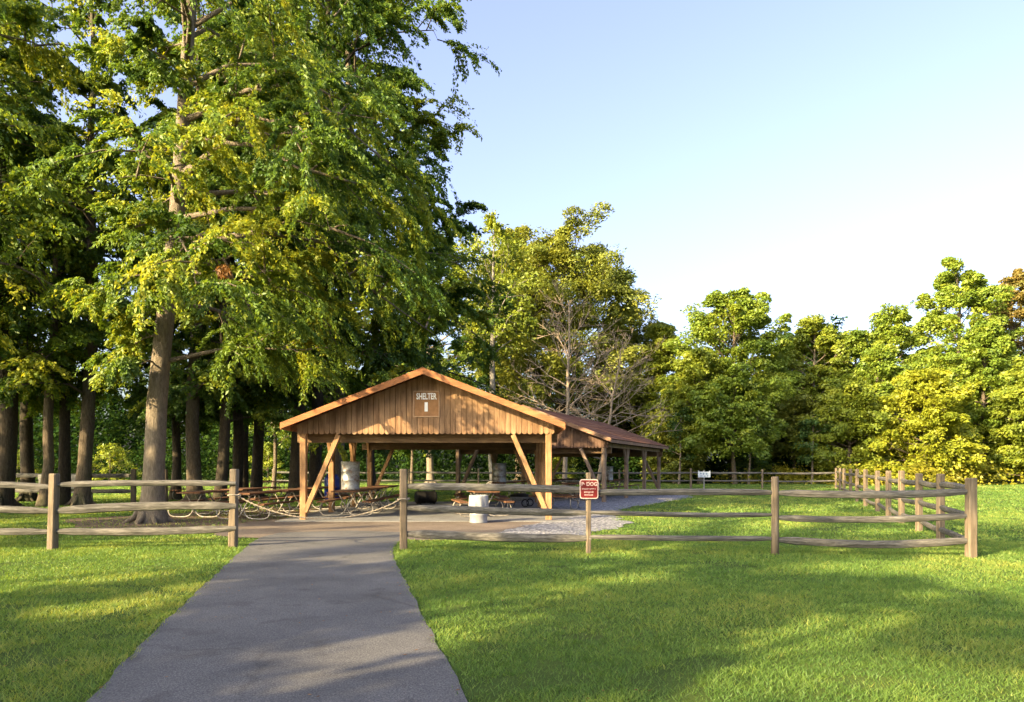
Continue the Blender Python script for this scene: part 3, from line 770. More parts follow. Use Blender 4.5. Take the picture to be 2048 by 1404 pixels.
tabs = [(-7.40,20.1,-.14,'brown pipe legged picnic table outside the front left shelter post, nearest of its row'),
        (-7.05,22.3,-.14,'second picnic table of the row outside the left shelter posts'),
        (-6.85,24.7,-.10,'third picnic table of the row outside the left shelter posts'),
        (-9.15,20.9,-.10,'picnic table of the outermost left row, partly behind the left fence post by the path'),
        (-8.95,23.4,-.06,'second picnic table of the outermost left row in the grove shade'),
        (-4.80,21.0,-.03,'picnic table carrying the dented galvanized drum under the lettered shelter'),
        (-4.72,23.2,-.03,'picnic table behind the one with the galvanized drum'),
        (-4.66,25.4,-.03,'picnic table at the far left back of the lettered shelter'),
        (-.90,20.75,.22,'picnic table right behind the white drum under the lettered shelter'),
        (-.95,23.1,.08,'picnic table in the right row of the lettered shelter, second from the front'),
        (-1.25,25.5,0,'picnic table in the right row of the lettered shelter, third from the front')]
proto = None
def place_table(x, y, rz, label, group, z=0.0):
    global proto
    if proto is None:
        proto = make_table(label, group, (x,y,z), rz); return proto
    t = copy_tree(proto); t.location = (x,y,z); t.rotation_euler = (0,0,rz); t['label'] = label; t['group'] = group
    return t
for x, y, rz, lab in tabs: place_table(x, y, rz, lab, 'picnic tables', .03 if -6.3 < x < 1.5 else 0)
o2 = Vector((.69,30.3,0)); u2 = Vector((math.cos(math.radians(22.6)), -math.sin(math.radians(22.6)), 0)); v2 = Vector((-u2.y, u2.x, 0))
names2 = {(0,0): 'picnic table with a drum on it under the left front of the rear shelter', (0,1): 'picnic table second in the left row of the rear shelter',
          (0,2): 'picnic table third in the left row of the rear shelter', (0,3): 'picnic table last in the left row of the rear shelter',
          (1,0): 'picnic table by the right front post of the rear shelter', (1,1): 'picnic table second in the right row of the rear shelter',
          (1,2): 'picnic table with a small pale drum on it at the rear shelter', (1,3): 'picnic table at the far right back end of the rear shelter'}
for (i, j), lab in names2.items():
    p = o2 + u2 * ((-1.55, 1.75)[i]) + v2 * ((1.05, 4.0, 6.9, 9.8)[j])
    place_table(p.x, p.y, -math.radians(22.6) + .04*(i-j), lab, 'picnic tables', .016)
place_table(-11.9, 34.5, 1.3, 'small dark picnic table out on the grass between the grove trunks', 'picnic tables')
place_table(GX(352,31.5), 31.5, 1.2, 'picnic table in the deep shade beside the old fence post', 'picnic tables')
place_table(1.75, 24.6, 1.1, 'picnic table on the gravel between the two shelters', 'picnic tables', .016)

# ------------------------------------------------------------------ drums, bin, grills
def drum(label, loc, r, h, mat, group=None):
    t = thing('drum', label, 'drum', loc, 0, group)
    mb = MB(); prof = [(r*.97,0),(r*1.03,.006),(r*1.03,.022),(r,.03)]
    for zc in (.34, .66):
        prof += [(r, h*zc-.02), (r*1.025, h*zc-.008), (r*1.025, h*zc+.008), (r, h*zc+.02)]
    prof += [(r,h-.03),(r*1.03,h-.022),(r*1.03,h-.004),(r*1.0,h),(r*.96,h-.004),(r*.95,h-.05)]
    mb.lathe(prof, 32); mb.build('drum_body', mat, t)
    mb = MB(); mb.lathe([(r*1.02,h-.015),(r*1.045,h-.012),(r*1.045,h+.003),(r*1.01,h+.006),(r*.97,h+.002),(r*.3,h+.0)], 32); mb.build('rim', mat, t)
    return t
drum('dented galvanized drum standing on the front table of the lettered shelter', (GX(701,21.2),21.2,.787), .275, .84, M['galv'], 'drums on the tables')
p = o2 + u2*-1.55 + v2*.55
drum('half shaded grey drum on a table at the left front of the rear shelter', (GX(999,p.y),p.y,.772), .30, .84, M['galv'], 'drums on the tables')
p = o2 + u2*1.80 + v2*6.7
drum('small pale grey drum behind the right front post of the rear shelter', (p.x,p.y,.772), .235, .70, M['galv'], 'drums on the tables')

b = G(957,1046)
t = thing('trash_drum', 'white painted drum with a plastic liner in front of the picnic tables', 'drum', (b.x,b.y,.010))
mb = MB(); r = .238; h = .70
prof = [(r*.96,0),(r*1.0,.008),(r*1.0,.02),(r*.985,.03)]
for zc in (.30,.62): prof += [(r*.985,h*zc-.018),(r*1.02,h*zc),(r*.985,h*zc+.018)]
prof += [(r*.985,h-.02),(r*1.02,h-.01),(r*1.02,h)]
mb.lathe(prof, 32); mb.build('drum_body', M['whiteplastic'], t)
mb = MB(); rr = random.Random(8); n = 48; vs = []; fs = []
lv = [(r*1.07,h-.33,.016),(r*1.10,h-.24,.014),(r*1.09,h-.12,.010),(r*1.06,h-.02,.006),(r*1.03,h+.022,.004),(r*.94,h+.026,.004),(r*.90,h-.04,.004),(r*.82,h-.10,.02)]
for j, (q, z, a) in enumerate(lv):
    for k in range(n):
        an = 2*math.pi*k/n; q2 = q + a*math.sin(9*an + j*.5) + rr.uniform(-.003,.003)
        vs.append((q2*math.cos(an), q2*math.sin(an), z + rr.uniform(-.004,.004) + (.03*math.sin(4*an+1) if j == 0 else 0)))
fs = [(j*n+k, j*n+(k+1)%n, (j+1)*n+(k+1)%n, (j+1)*n+k) for j in range(len(lv)-1) for k in range(n)] + [tuple(range((len(lv)-1)*n, len(lv)*n))]
mb.add(vs, fs, True); mb.build('liner', M['liner'], t)

t = thing('blue_bin', 'dark blue plastic barrel with a red patch behind the left shelter posts', 'bin', (GX(664,31),31,0))
mb = MB(); r = .33
mb.lathe([(r*.9,0),(r*.97,.02),(r,.10),(r*1.0,.50),(r*1.04,.52),(r*1.04,.56),(r,.58),(r,.92),(r*.95,1.0),(r*.72,1.05)], 28); mb.build('barrel_body', M['blue'], t)
mb = MB(); mb.lathe([(r*.76,1.04),(r*.78,1.05),(r*.78,1.10),(r*.6,1.14),(r*.2,1.155)], 24); mb.build('lid', M['blue'], t)
mb = MB(); vs = []
for z in (.12,.36):
    for k in range(9):
        a = math.radians(-118 + k*8); vs.append((r*1.012*math.cos(a), r*1.012*math.sin(a), z))
mb.add(vs, [(k,k+1,k+10,k+9) for k in range(8)], True); mb.build('label', M['redlabel'], t)

# black drum grill lying on its side
bx, by = GX(853,27), 27.0
t = thing('drum_grill', 'black drum grill lying low on the shelter floor behind the fence post', 'grill', (bx,by,.03), math.radians(28))
r = .235; Mx = Matrix.Translation((-.42,0,.27)) @ Matrix.Rotation(math.pi/2,4,'Y')
mb = MB(); mb.lathe([(r*.9,0),(r,.02),(r,.30),(r*1.02,.31),(r*1.02,.33),(r,.34),(r,.72),(r*1.03,.73),(r*1.03,.76)], 28, Mx); mb.build('drum_body', M['black'], t)
mb = MB(); Me = Matrix.Translation((.335,0,.27)) @ Matrix.Rotation(math.pi/2,4,'Y')
mb.lathe([(r*1.0,0),(r*1.0,.02),(r*.82,.03),(r*.80,.018),(r*.50,.02),(r*.46,.04),(r*.2,.045),(r*.16,.07),(r*.05,.075)], 28, Me); mb.build('end_cap', M['blackend'], t)
mb = MB(); mb.tube([(-.34,0,.50),(-.33,0,.60),(-.25,0,.66),(.15,0,.67),(.26,0,.66),(.32,0,.58),(.32,0,.5)], .016, 7); mb.build('handle', M['black'], t)
for x in (-.30,.24):
    mb = MB()
    for s in (-1,1): mb.bar((x,s*.12,.09),(x,s*.22,-.02),.04,.04)
    mb.bar((x,-.2,.03),(x,.2,.03),.03,.03); mb.build('leg', M['black'], t)
# wheeled cart grill
t = thing('cart_grill', 'small wheeled grill with black lid by the right shelter posts', 'grill', (.28,25.4,.03), math.radians(-20))
mb = MB(); mb.lathe([(.10,.20),(.22,.24),(.29,.33),(.30,.36)], 24, Matrix.Diagonal((1.25,.85,1,1))); mb.build('tub', M['greytub'], t)
mb = MB(); mb.lathe([(.305,.36),(.31,.375),(.27,.43),(.17,.475),(.05,.49)], 24, Matrix.Diagonal((1.25,.85,1,1))); mb.build('lid', M['black'], t)
mb = MB(); mb.tube([(-.05,0,.485),(-.05,0,.53),(.05,0,.53),(.05,0,.485)], .012, 6); mb.build('lid_handle', M['black'], t)
for s in (-1,1):
    w = bpy.data.objects.new('wheel', None); COL.objects.link(w); w.parent = t
    Mw = Matrix.Translation((.30, s*.27, .14)) @ Matrix.Rotation(math.pi/2,4,'X')
    mb = MB(); n = 20; vs = []; fs = []
    for k in range(n):
        a = 2*math.pi*k/n
        for q in range(6):
            b_ = 2*math.pi*q/6; R_ = .125 + .022*math.cos(b_); vs.append(Mw @ Vector((R_*math.cos(a), R_*math.sin(a), .022*math.sin(b_))))
    fs = [(k*6+q, k*6+(q+1)%6, ((k+1)%n)*6+(q+1)%6, ((k+1)%n)*6+q) for k in range(n) for q in range(6)]
    mb.add(vs, fs, True); mb.build('tyre', M['rubber'], w)
    mb = MB()
    for k in range(6):
        a = math.pi*k/3; mb.tube([Mw @ Vector((0,0,0)), Mw @ Vector((.11*math.cos(a), .11*math.sin(a), 0))], .007, 5)
    mb.lathe([(.03,-.02),(.03,.02)], 10, Mw); mb.build('spokes', M['greytub'], w)
for y in (-.2,.2):
    mb = MB(); mb.tube([(-.2,y*.7,.26),(-.31,y,-.005)], .014, 6); mb.build('leg', M['black'], t)
mb = MB(); mb.tube([(.30,-.27,.14),(.30,.27,.14)], .010, 6); mb.tube([(.30,-.15,.14),(.15,-.12,.27)], .012, 6); mb.tube([(.30,.15,.14),(.15,.12,.27)], .012, 6); mb.build('axle', M['greytub'], t)

# grey board bench in the grove, seen from behind
bd = 28.2; t = thing('board_bench', 'weathered grey bench with a solid board back between the grove trunks', 'bench', (GX(136,bd),bd,0))
mb = MB()
for k, z in enumerate((.62,.81,1.0)): mb.box((0,-.22,z+.06), (2.1 - .06*(2-k),.045,.185))
mb.build('backrest', M['greyboard'], t)
mb = MB()
for y in (-.10,.10,.30): mb.box((0,y,.45), (2.0,.18,.045))
mb.build('seat', M['greyboard'], t)
for x in (-.75,.75):
    mb = MB(); mb.bar((x,-.18,-.02),(x,-.18,1.1),.09,.05,up=(0,1,0)); mb.bar((x,.32,-.02),(x,.32,.425),.09,.07,up=(0,1,0)); mb.bar((x,-.15,.39),(x,.38,.39),.07,.06); mb.build('leg', M['greyboard'], t)

# ------------------------------------------------------------------ trees of the grove (left)
GR = 'tall trees of the left grove'
def hz(py, d): return EYE + (HY - py) * d / F
tp = (GX(300,18.6), 18.6, 0)
pth = [Vector((GX(px,18.6) - tp[0], dy, hz(py,18.6))) for px, py, dy in ((305,1040,0),(309,900,0),(316,740,.05),(334,560,.15),(346,440,.2),(360,290,.1),(370,170,0),(376,40,.1),(384,-120,.2),(392,-330,.2),(398,-520,.1))]
t1 = tree('shade_tree', 'big pale barked tree with drooping yellow green sprays left of the shelter', tp, 22, .28, 4.6, 6.2, 360000, .112, 11, 'leaf_near', 'bark_pale', GR, path=pth,
     extra=((7.6,-.5,4.2,.1),(7.4,-1.0,4.1,.1),(8.6,-.15,5.2,.2),(9.8,-.55,5.8,.2),(11.5,-.3,6.2,.3),(12.8,-1.2,5.2,.3),(10.6,-.2,5.6,.2),(6.9,.1,4.6,.1)), spray=True, floor=4.6, asym=(math.pi, .3),
     limbs=38, subs=8, sag=.55, spread=.38, flare=1.7, rise=(.05,.95), width=.42, env=lambda t: max(.2, math.sin(math.pi*(.30+.66*t))**.7))
rng = np.random.default_rng(77)                         # a clump of dead leaves hanging in it
c = np.array([GX(449,16.3)-tp[0], 16.3-tp[1], hz(556,16.3)]); n = 420
p = c + np.clip(rng.normal(0,1,(n,3)),-1.9,1.9)*np.array([.085,.085,.14])
quad_mesh('dead_leaf_clump', leaves(rng, p, np.tile(np.array([[0,0,-1.]]),(n,1)), .12, .5), rng.uniform(0,1,n), M['leaf_dead'], t1)
gt = [ # px, d, r, H, cb, R, leaves, leaf, mat, bark, lean, label
 (163,26.3,.29,22,5.2,5.0,22000,.19,'leaf_green','bark',(.012,0),'straight brown trunked tree in front of the grey board bench'),
 (2,25.5,.36,20,5.0,5.2,30000,.19,'leaf_near','bark_dark',(0,0),'dark tree with a broad flared foot at the far left edge'),
 (57,29.5,.30,21,5.0,4.4,22000,.20,'leaf_green','bark_dark',(0,0),'tree standing second from the left edge of the grove'),
 (88,25.8,.22,13,5.0,2.6,9000,.19,'leaf_near','bark',(.05,.01),'leaning tree with a sunlit trunk left of the board bench'),
 (127,27.0,.25,15,5.6,3.2,12000,.20,'leaf_dark','bark_dark',(.01,0),'dark tree just left of the straight trunk at the bench'),
 (350,31,.24,10,3.6,3.2,12000,.21,'leaf_dark','bark_dark',(0,0),'dark slim tree right behind the big pale barked tree'),
 (391,28.4,.33,23,4.6,6.2,34000,.19,'leaf_green','bark',(0,0),'stout tree right of the big pale barked tree'),
 (438,27.2,.25,21,4.2,5.4,26000,.19,'leaf_green','bark_dark',(.01,0),'dark trunked tree just left of the fence post by the path'),
 (472,32,.27,22,4.6,5.4,24000,.21,'leaf_dark','bark_dark',(0,0),'left tree of the close trio behind the fence post by the path'),
 (488,35,.24,21,5.0,4.4,20000,.22,'leaf_green','bark_dark',(.01,0),'middle tree of the close trio behind the fence post by the path'),
 (511,33,.29,23,4.6,5.6,24000,.21,'leaf_green','bark_dark',(.02,0),'right tree of the close trio behind the fence post by the path'),
 (547,44,.14,15,3.6,3.2,9000,.24,'leaf_green','bark',(0,0),'thin young tree standing in the lit grass left of the shelter'),
 (590,31,.33,29,4.8,6.8,40000,.21,'leaf_green','bark_dark',(.01,0),'thick dark tree behind the left front shelter post'),
 (628,33,.33,32,4.8,7.2,44000,.21,'leaf_near','bark_dark',(.02,0),'dark tree seen between the left shelter post and its brace'),
 (676,34.5,.30,31,5.0,7.0,46000,.21,'leaf_green','bark_pale',(.004,0),'grey barked tree behind the shelter beside the blue barrel'),
 (745,40,.28,21,3.4,6.6,32000,.24,'leaf_dark','bark_dark',(.0,0),'dark dense tree whose crown rises behind the lettered gable'),
 (823,60,.15,13,3.6,4.2,12000,.30,'leaf_green','bark',(0,0),'thin tree in the meadow seen under the lettered gable'),
 (861,58,.34,22,4.4,7.4,30000,.30,'leaf_green','bark_pale',(0,0),'grey trunked tree in the meadow seen under the lettered gable'),
]
for i, (px,d,r,H,cb,R,nl,lf_,mt,bk,ln,lab) in enumerate(gt):
    tree('shade_tree', lab, (GX(px,d), d, 0), H, r*.9, cb, R, int(nl*2.6), lf_*.84, 100+i, mt, bk, GR, lean=ln, spray=True, floor=3.8, asym=((0,.4) if px in (163,127,88,57) else (math.pi,.28) if px in (391,438,472,488) else None), limbs=28, subs=6, sag=.35, spread=.46, flare=1.55)
# overhanging upper crowns at the left edge of the frame
for i, (x,y,H,cb,R,nl,mt,lab) in enumerate([
     (-17.5,20.5,21,7.5,5.2,34000,'leaf_near','leafy tree beyond the left edge whose lit branches hang into the top left'),
     (-22.5,24,22,6,5.6,26000,'leaf_green','second tree beyond the left edge behind the fence')]):
    tree('shade_tree', lab, (x,y,0), H, .33, cb, R, int(nl*2.4), .155, 140+i, mt, 'bark', GR, spray=True, sag=.4, spread=.44)

# ------------------------------------------------------------------ trees behind the shelters and along the wood
WD = 'trees along the edge of the wood'
tree('wood_tree', 'tall slim grey trunked tree with a thin crown behind the shelter roof ridge', (GX(988,56),56,0), 22, .32, 12.5, 4.8, 7000, .30, 201, 'leaf_yellow', 'bark_grey', WD, limbs=20, subs=5, sag=.1, rise=(.5,1.1), flare=1.3)
tree('wood_tree', 'tallest rounded olive green tree with open limbs behind the dead tree', (GX(1120,68),68,0), 24.0, .55, 7.0, 10.8, 150000, .28, 202, 'leaf_olive', 'bark_dark', WD,
     limbs=60, subs=6, sag=.05, rise=(.3,.85), lobes=True, clump=.95, flare=1.3, top=.9, env=lambda t: max(.26, math.sin(math.pi*(.30+.60*t))**.7))
tree('dead_tree', 'bare dead tree with pale spreading branches above the rear shelter roof', (GX(1129,50),50,0), 14.2, .18, 3.8, 6.4, 0, .3, 203, 'leaf_dead', 'bark_dead', None,
     limbs=22, subs=6, sag=.0, rise=(.25,1.0), bare=True, flare=1.3, env=lambda t: 1.1 - .75*t)
tree('dead_tree', 'leaning bare dead tree with fanned pale twigs right of the spreading dead one', (GX(1195,52),52,0), 11, .15, 3.0, 5.2, 0, .3, 204, 'leaf_dead', 'bark_dead', None,
     limbs=20, subs=6, sag=.0, rise=(.25,.8), bare=True, lean=(.14,0), flare=1.2, env=lambda t: 1.0 - .4*t)
wood_trees = [ # px, top y, half width px, d, leaves, mat, cb fraction, label
 (1040,450,88,72,26000,'leaf_olive',.20,'olive tree filling the gap behind the grey slim trunk'),
 (1252,590,76,70,22000,'leaf_olive',.12,'olive bushy tree behind the twigs of the leaning dead tree'),
 (1322,640,52,66,12000,'leaf_yellow',.10,'small yellow green tree just right of the tallest olive tree'),
 (1465,578,112,62,30000,'leaf_wood',.25,'broad bright green tree right of the rear shelter'),
 (1400,700,62,59,14000,'leaf_yellow',.30,'yellowish tree low in front of the broad bright green one'),
 (1585,655,62,74,15000,'leaf_dark',.2,'dark tree set back between the broad green one and the yellow pair'),
 (1632,628,64,65,17000,'leaf_yellow',.30,'yellow leaning tree of the middle wood edge'),
 (1712,655,66,66,18000,'leaf_wood',.25,'olive tree right of the yellow leaning one'),
 (1786,604,66,67,14000,'leaf_wood',.20,'tree with bare pale limbs showing through its crown'),
 (1922,520,96,63,32000,'leaf_wood',.10,'tall bright green tree near the right edge'),
 (2030,530,78,67,20000,'leaf_rust',.10,'tall rusty brown and green tree at the right edge'),
 (1850,745,90,56,26000,'leaf_gold',.07,'golden yellow tree in front of the wood near the fence posts'),
 (2062,715,66,56,16000,'leaf_yellow',.08,'yellow green tree cut by the right edge below the rusty one'),
 (1700,765,72,58,17000,'leaf_yellow',.10,'low yellow green tree left of the golden one'),
 (1590,800,60,62,9000,'leaf_olive',.40,'low olive tree in the shaded notch of the wood'),
 (1470,760,80,57,16000,'leaf_wood',.40,'low dark green tree in front of the broad bright green one'),
 (1545,740,50,64,9000,'leaf_green',.35,'mid green tree filling the notch right of the broad green one'),
 (1350,800,56,60,10000,'leaf_olive',.10,'low olive tree showing above the end of the rear shelter'),
 (1760,690,60,62,14000,'leaf_wood',.10,'mid green tree just left of the golden one'),
 (1960,640,70,60,18000,'leaf_wood',.08,'green tree between the tall bright one and the rusty one'),
 (2200,560,100,66,20000,'leaf_wood',.10,'tree of the wood just beyond the right edge'),
]
for i, (px,ty,hw,d,nl,mt,cf,lab) in enumerate(wood_trees):
    H = hz(ty,d); R = hw*d/F*1.02
    slim = ty < 640 and hw < 80
    tree('wood_tree', lab, (GX(px,d),d,0), H*.995, .10+H*.011, max(.9,H*cf), R*1.1, int(nl*3.2), .25, 300+i, mt, 'bark_pale' if px in (1786,1632,1922) else 'bark', WD,
         limbs=44, subs=5, sag=.12, rise=(.1,1.0), lobes=True, flare=1.3, lean=((-.03,0) if px == 1632 else (0,0)), width=.6,
         env=lambda t: max(.3, math.sin(math.pi*(.26+.66*t))**.7))
for i, (px, d, H, R_, lab) in enumerate([(218,58,3.0,2.2,'sunlit yellow bush seen between the grove trunks right of the board bench'),(36,60,2.6,1.5,'small sunlit bush between the leftmost grove trunks'),
        (536,60,3.4,1.3,'sunlit bush behind the thin young tree left of the shelter'),(1128,62,2.6,1.2,'small yellow bush seen under the rear shelter roof'),(1500,61,2.4,2.2,'green bush at the dark foot of the wood by the far fence')]):
    tree('bush', lab, (GX(px,d),d,0), H, .05, .3, R_, 3500, .20, 450+i, 'leaf_green' if px == 1500 else 'leaf_yellow', 'bark', 'bushes at the foot of the wood', limbs=14, subs=4, lobes=True, clump=.6, flare=1.2)
# slim pale stems standing in front of the dark wood
for i, (px, d, H, lab) in enumerate([(1358,57,6.5,'slim pale stem right of the rear shelter at the wood edge'),(1497,57,5.5,'slim brown stem in the dark wood right of the field sign'),
                                     (1624,57.5,6,'slim pale stem in the shaded notch of the wood')]):
    tree('sapling', lab, (GX(px,d),d,0), H, .10, 2.5, 1.4, 1500, .24, 400+i, 'leaf_dark', 'bark_pale', 'saplings at the wood edge', limbs=10, subs=4, flare=1.2)

# the deep wood and hedge that close the view, one mass
rng = np.random.default_rng(9)
def mass(name, spans, mat, seed, leaf=.42):
    rng = np.random.default_rng(seed); allv = []; allt = []
    for x0, x1, y0, y1, h0, h1, n in spans:
        k = max(6, int((x1-x0)*(.55 if y0 < 79 else 1.3))); bx = np.linspace(x0,x1,k) + rng.uniform(-.6,.6,k); by = y0 + (y1-y0)*rng.random(k); bh = rng.uniform(h0,h1,k); br = rng.uniform(1.5,2.9,k)
        pk = rng.integers(0,k,n); u = rng.random(n)**.8
        lob = rng.normal(0,1,(n,3))
        z = u*bh[pk]; rr_ = br[pk]*np.sqrt(np.clip(1.08-u,.05,1))
        p = np.stack([bx[pk]+lob[:,0]*rr_*.6, by[pk]+lob[:,1]*rr_*.5, np.maximum(.1, z+lob[:,2]*.25)],1)
        # clumps
        q = np.floor(p/1.3); hsh = np.abs(np.sin(q[:,0]*12.9898+q[:,1]*78.233+q[:,2]*37.719)*43758.5453)%1
        keep = hsh > .16; p = p[keep]; hs = hsh[keep]
        allv.append(leaves(rng, p, np.stack([rng.normal(0,.5,len(p)), -np.ones(len(p)), np.zeros(len(p))],1), leaf, .65))
        allt.append(np.clip(.1+.6*hs+rng.normal(0,.15,len(p)),0,1))
    return quad_mesh(name, np.concatenate(allv), np.concatenate(allt), M[mat])
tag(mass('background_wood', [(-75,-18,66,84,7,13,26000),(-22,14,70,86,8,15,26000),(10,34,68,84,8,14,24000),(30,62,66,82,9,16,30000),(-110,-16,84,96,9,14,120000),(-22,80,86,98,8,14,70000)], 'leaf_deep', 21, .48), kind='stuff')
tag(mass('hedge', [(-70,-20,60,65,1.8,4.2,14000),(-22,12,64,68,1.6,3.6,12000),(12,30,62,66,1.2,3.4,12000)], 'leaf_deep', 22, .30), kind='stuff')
tag(mass('tall_weeds', [(26,60,50,57,.9,1.9,15000),(19,28,56,60,.6,1.4,3500)], 'weed', 23, .26), kind='stuff')

# ------------------------------------------------------------------ trees behind the viewer that shade the lawn
SH = 'trees behind the viewer shading the lawn'
sx, cx_ = math.sin(SUN_AZ), math.cos(SUN_AZ)
def AC(a, c): return (a*sx + c*cx_, a*cx_ - c*sx, 0)
for i, (a, c, H, cb, R, nl, sp, lm, sb_, lab) in enumerate([
     (-13,-3.4,9.2,1.2,3.2,9000,.5,13,4,'shade tree behind the viewer nearest the left end of the dense row'),
     (-13,2.2,8.8,1.2,3.4,9000,.5,13,4,'shade tree behind the viewer in the middle of the dense row'),
     (-12,7.8,8.4,1.2,3.6,9000,.5,13,4,'shade tree behind the viewer at the right end of the dense row'),
     (-13,-9.7,10.2,2.2,1.4,4000,.42,16,3,'slender shade tree behind the viewer standing apart on the left'),
     (-15,-7.4,7.4,1.6,1.9,4200,.42,14,4,'lowest shade tree behind the viewer just left of the dense row'),
     (-14,-6.8,10.5,7.5,1.6,700,.36,8,3,'thin crowned shade tree behind the viewer left of the dense row'),
     (-18,-7.2,14.2,9.2,3.2,2900,.46,8,3,'taller loose shade tree in the second row behind the viewer on the left'),
     (-18,-.6,14.2,9.2,3.6,2900,.46,8,3,'taller loose shade tree in the second row behind the viewer on the right'),
     (-18,6.2,14.2,9.2,3.6,2900,.46,8,3,'taller loose shade tree in the second row behind the viewer at its far right'),
     (-31,-6.5,23,17.0,3.0,4200,.42,12,3,'highest shade tree far behind the viewer, right of its pair'),
     (-31,-11.2,24,18.5,2.6,2800,.42,11,3,'highest shade tree far behind the viewer, left of its pair'),
     (-26,-16.5,14.0,6.5,2.6,900,.34,8,3,'thin shade tree behind the viewer that dapples the gable'),
     (-12,-19.8,9.5,2.0,2.6,9000,.5,18,4,'low shade tree left of the lawn outside the view, nearest the path'),
     (-14,-25.2,14.5,2.0,3.0,13000,.5,22,4,'low shade tree left of the lawn outside the view, second from the path'),
     (-15,-31,14.5,2.0,3.2,11000,.5,20,4,'low shade tree left of the lawn outside the view, farthest from the path')]):
    tree('shade_tree', lab, AC(a,c), H, .2, cb, R, nl, .36, 500+i, 'leaf_green', 'bark', SH, limbs=lm, subs=sb_, spread=sp,
         env=lambda t: max(.3, math.sin(math.pi*(.22+.62*t))**.6))

# ------------------------------------------------------------------ lawn blades
def inside(P, poly):
    x, y = P[:,0], P[:,1]; r = np.zeros(len(P), bool); n = len(poly); j = n - 1
    for i in range(n):
        xi, yi = poly[i][:2]; xj, yj = poly[j][:2]
        if yi != yj:
            r ^= ((yi > y) != (yj > y)) & (x < (xj-xi)*(y-yi)/(yj-yi) + xi)
        j = i
    return r
def vn(P, cell, seed):                                     # value noise in -1..1
    g = np.random.default_rng(seed).uniform(-1,1,(257,257)); q = P/cell + 300.37; i = np.floor(q).astype(int); f = q - i; f = f*f*(3-2*f)
    a, b = i[:,0] % 256, i[:,1] % 256
    return (g[a,b]*(1-f[:,0])+g[a+1,b]*f[:,0])*(1-f[:,1]) + (g[a,b+1]*(1-f[:,0])+g[a+1,b+1]*f[:,0])*f[:,1]
def blades(seed):
    rng = np.random.default_rng(seed); V = []; T = []
    for d0, d1, dens, h, w in ((3.4,6,4600,.027,.0058),(6,9,2900,.028,.0078),(9,14,1500,.030,.0115),(14,22,520,.034,.018),(22,36,170,.040,.032),(36,58,60,.05,.06)):
        xw = .80*d1 + 1.2; area = 2*xw*(d1-d0); n = int(area*dens)
        P = np.stack([rng.uniform(-xw,xw,n), rng.uniform(d0,d1,n)],1)
        P = P[np.abs(P[:,0]) < .80*P[:,1] + 1.2]
        # patchy sward
        cl = (vn(P,.16,1)*.6 + vn(P,.45,2)*.8 + vn(P,1.6,3)*.6)
        J = P + rng.normal(0,.028,P.shape)
        thin = (vn(P,.42,11) < -.55) & (vn(P,3.1,12) > -.1) & (rng.random(len(P)) < .75)
        bad = thin | inside(J,path_poly) | inside(J,apron_poly) | inside(J + rng.normal(0,.2,P.shape),gravel_poly) | (P[:,0]>slab1[0][0])&(P[:,0]<slab1[1][0])&(P[:,1]>slab1[0][1])&(P[:,1]<slab1[2][1])
        bad |= inside(P,dirt_poly) & (rng.random(len(P)) > .14)
        P = P[~bad]; cl = cl[~bad]; n = len(P)
        hh = h*rng.uniform(.55,1.4,n)*np.clip(1+.32*cl,.4,2); ww = w*rng.uniform(.7,1.3,n)
        a = rng.uniform(0,2*math.pi,n); ln = rng.uniform(.3,1.7,n)*hh; b = rng.uniform(0,2*math.pi,n)
        dx, dy = np.cos(a)*ww/2, np.sin(a)*ww/2; lx, ly = np.cos(b)*ln, np.sin(b)*ln
        v = np.zeros((n,4,3))
        v[:,0] = np.stack([P[:,0]-dx,P[:,1]-dy,np.zeros(n)],1); v[:,1] = np.stack([P[:,0]+dx,P[:,1]+dy,np.zeros(n)],1)
        v[:,2] = np.stack([P[:,0]+lx+dx*.25,P[:,1]+ly+dy*.25,hh],1); v[:,3] = np.stack([P[:,0]+lx-dx*.25,P[:,1]+ly-dy*.25,hh],1)
        V.append(v.reshape(-1,3)); 
        mow = np.sin((P[:,0]*.86-P[:,1]*.5)*3.3)
        T.append(np.clip(.40+.20*cl+.20*vn(P,2.7,5)+.05*mow+rng.normal(0,.16,n),0,1))
    return np.concatenate(V), np.concatenate(T)
v, t_ = blades(31)
tag(quad_mesh('grass', v, t_, M['blade']), kind='stuff')

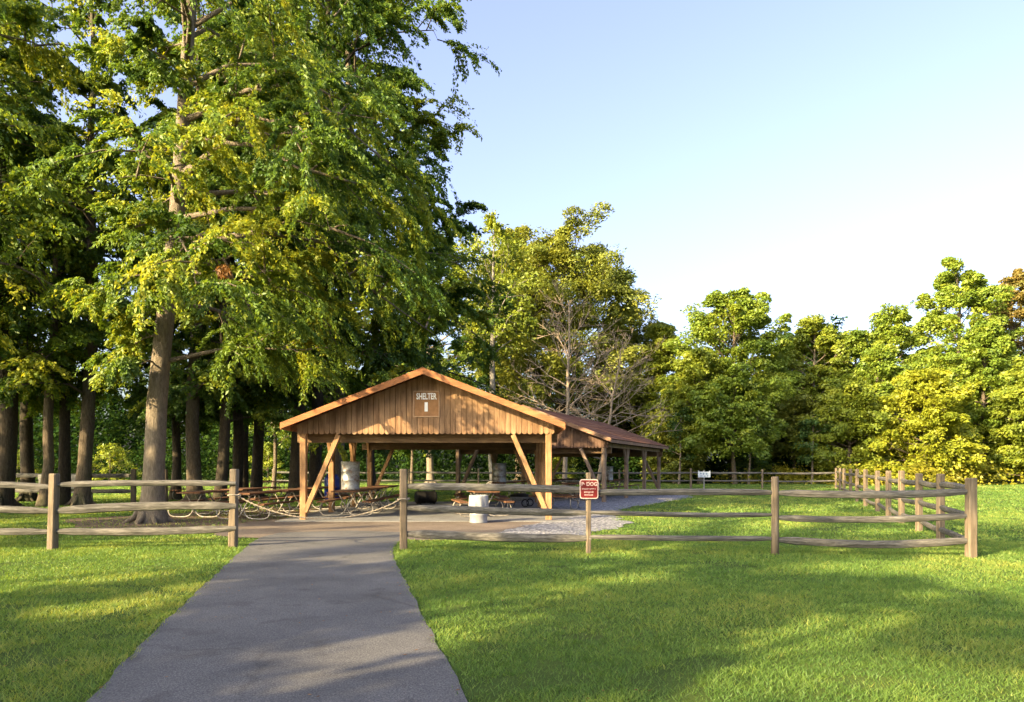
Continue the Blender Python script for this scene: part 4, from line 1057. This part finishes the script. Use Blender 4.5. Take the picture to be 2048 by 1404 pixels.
# fallen leaves and bits on the path
rng = np.random.default_rng(12)
n = 900; P = np.stack([rng.uniform(-9,10,n), 4 + 13*rng.random(n)], 1); P = P[inside(P,path_poly) | (vn(P,2.2,41) > .1)]
p3 = np.concatenate([P, np.full((len(P),1),.022)],1)
v = leaves(rng, p3, np.stack([rng.normal(0,1,len(P)),rng.normal(0,1,len(P)),np.zeros(len(P))],1), .035, .5, flat=4, sag=0); v[:,2] = np.where(np.repeat(inside(P,path_poly),4), .016, .026) + np.abs(v[:,2]-.022)*.4
tag(quad_mesh('leaf_scatter', v, rng.uniform(0,1,len(P)), M['leaf_dead']), kind='stuff')

# ------------------------------------------------------------------ light, sky, camera
w = bpy.data.worlds.new('World'); scene.world = w; w.use_nodes = True
nt = w.node_tree; bg = nt.nodes['Background']
sky = nt.nodes.new('ShaderNodeTexSky'); sky.sky_type = 'NISHITA'; sky.sun_disc = False
sky.sun_elevation = SUN_EL; sky.sun_rotation = SUN_AZ + math.pi
sky.air_density = 1.0; sky.dust_density = 5.0; sky.ozone_density = 2.0
hs = nt.nodes.new('ShaderNodeHueSaturation'); hs.inputs['Saturation'].default_value = .92; hs.inputs['Hue'].default_value = .522
nt.links.new(sky.outputs[0], hs.inputs['Color']); nt.links.new(hs.outputs[0], bg.inputs[0]); bg.inputs[1].default_value = .15
sl = bpy.data.lights.new('sun', 'SUN'); sl.energy = 5.0; sl.angle = math.radians(.55); sl.color = (1.0,.79,.45)
so = bpy.data.objects.new('sun', sl); COL.objects.link(so)
dv = Vector((math.sin(SUN_AZ)*math.cos(SUN_EL), math.cos(SUN_AZ)*math.cos(SUN_EL), -math.sin(SUN_EL)))
so.rotation_euler = dv.to_track_quat('-Z','Y').to_euler(); so.location = (-40,-30,30)
cam = bpy.data.cameras.new('camera'); co = bpy.data.objects.new('camera', cam); COL.objects.link(co)
co.location = (0,0,EYE); co.rotation_euler = (math.pi/2,0,0)
cam.sensor_width = 36; cam.sensor_fit = 'HORIZONTAL'; cam.lens = F/2048*36; cam.shift_y = (HY-702)/2048
cam.clip_end = 1500; cam.clip_start = .05
scene.camera = co
scene.view_settings.view_transform = 'Standard'; scene.view_settings.look = 'None'; scene.view_settings.gamma = 1.0
scene.view_settings.exposure = 1.92
scene.cycles.use_denoising = True
scene.cycles.max_bounces = 8; scene.cycles.transmission_bounces = 6; scene.cycles.diffuse_bounces = 4
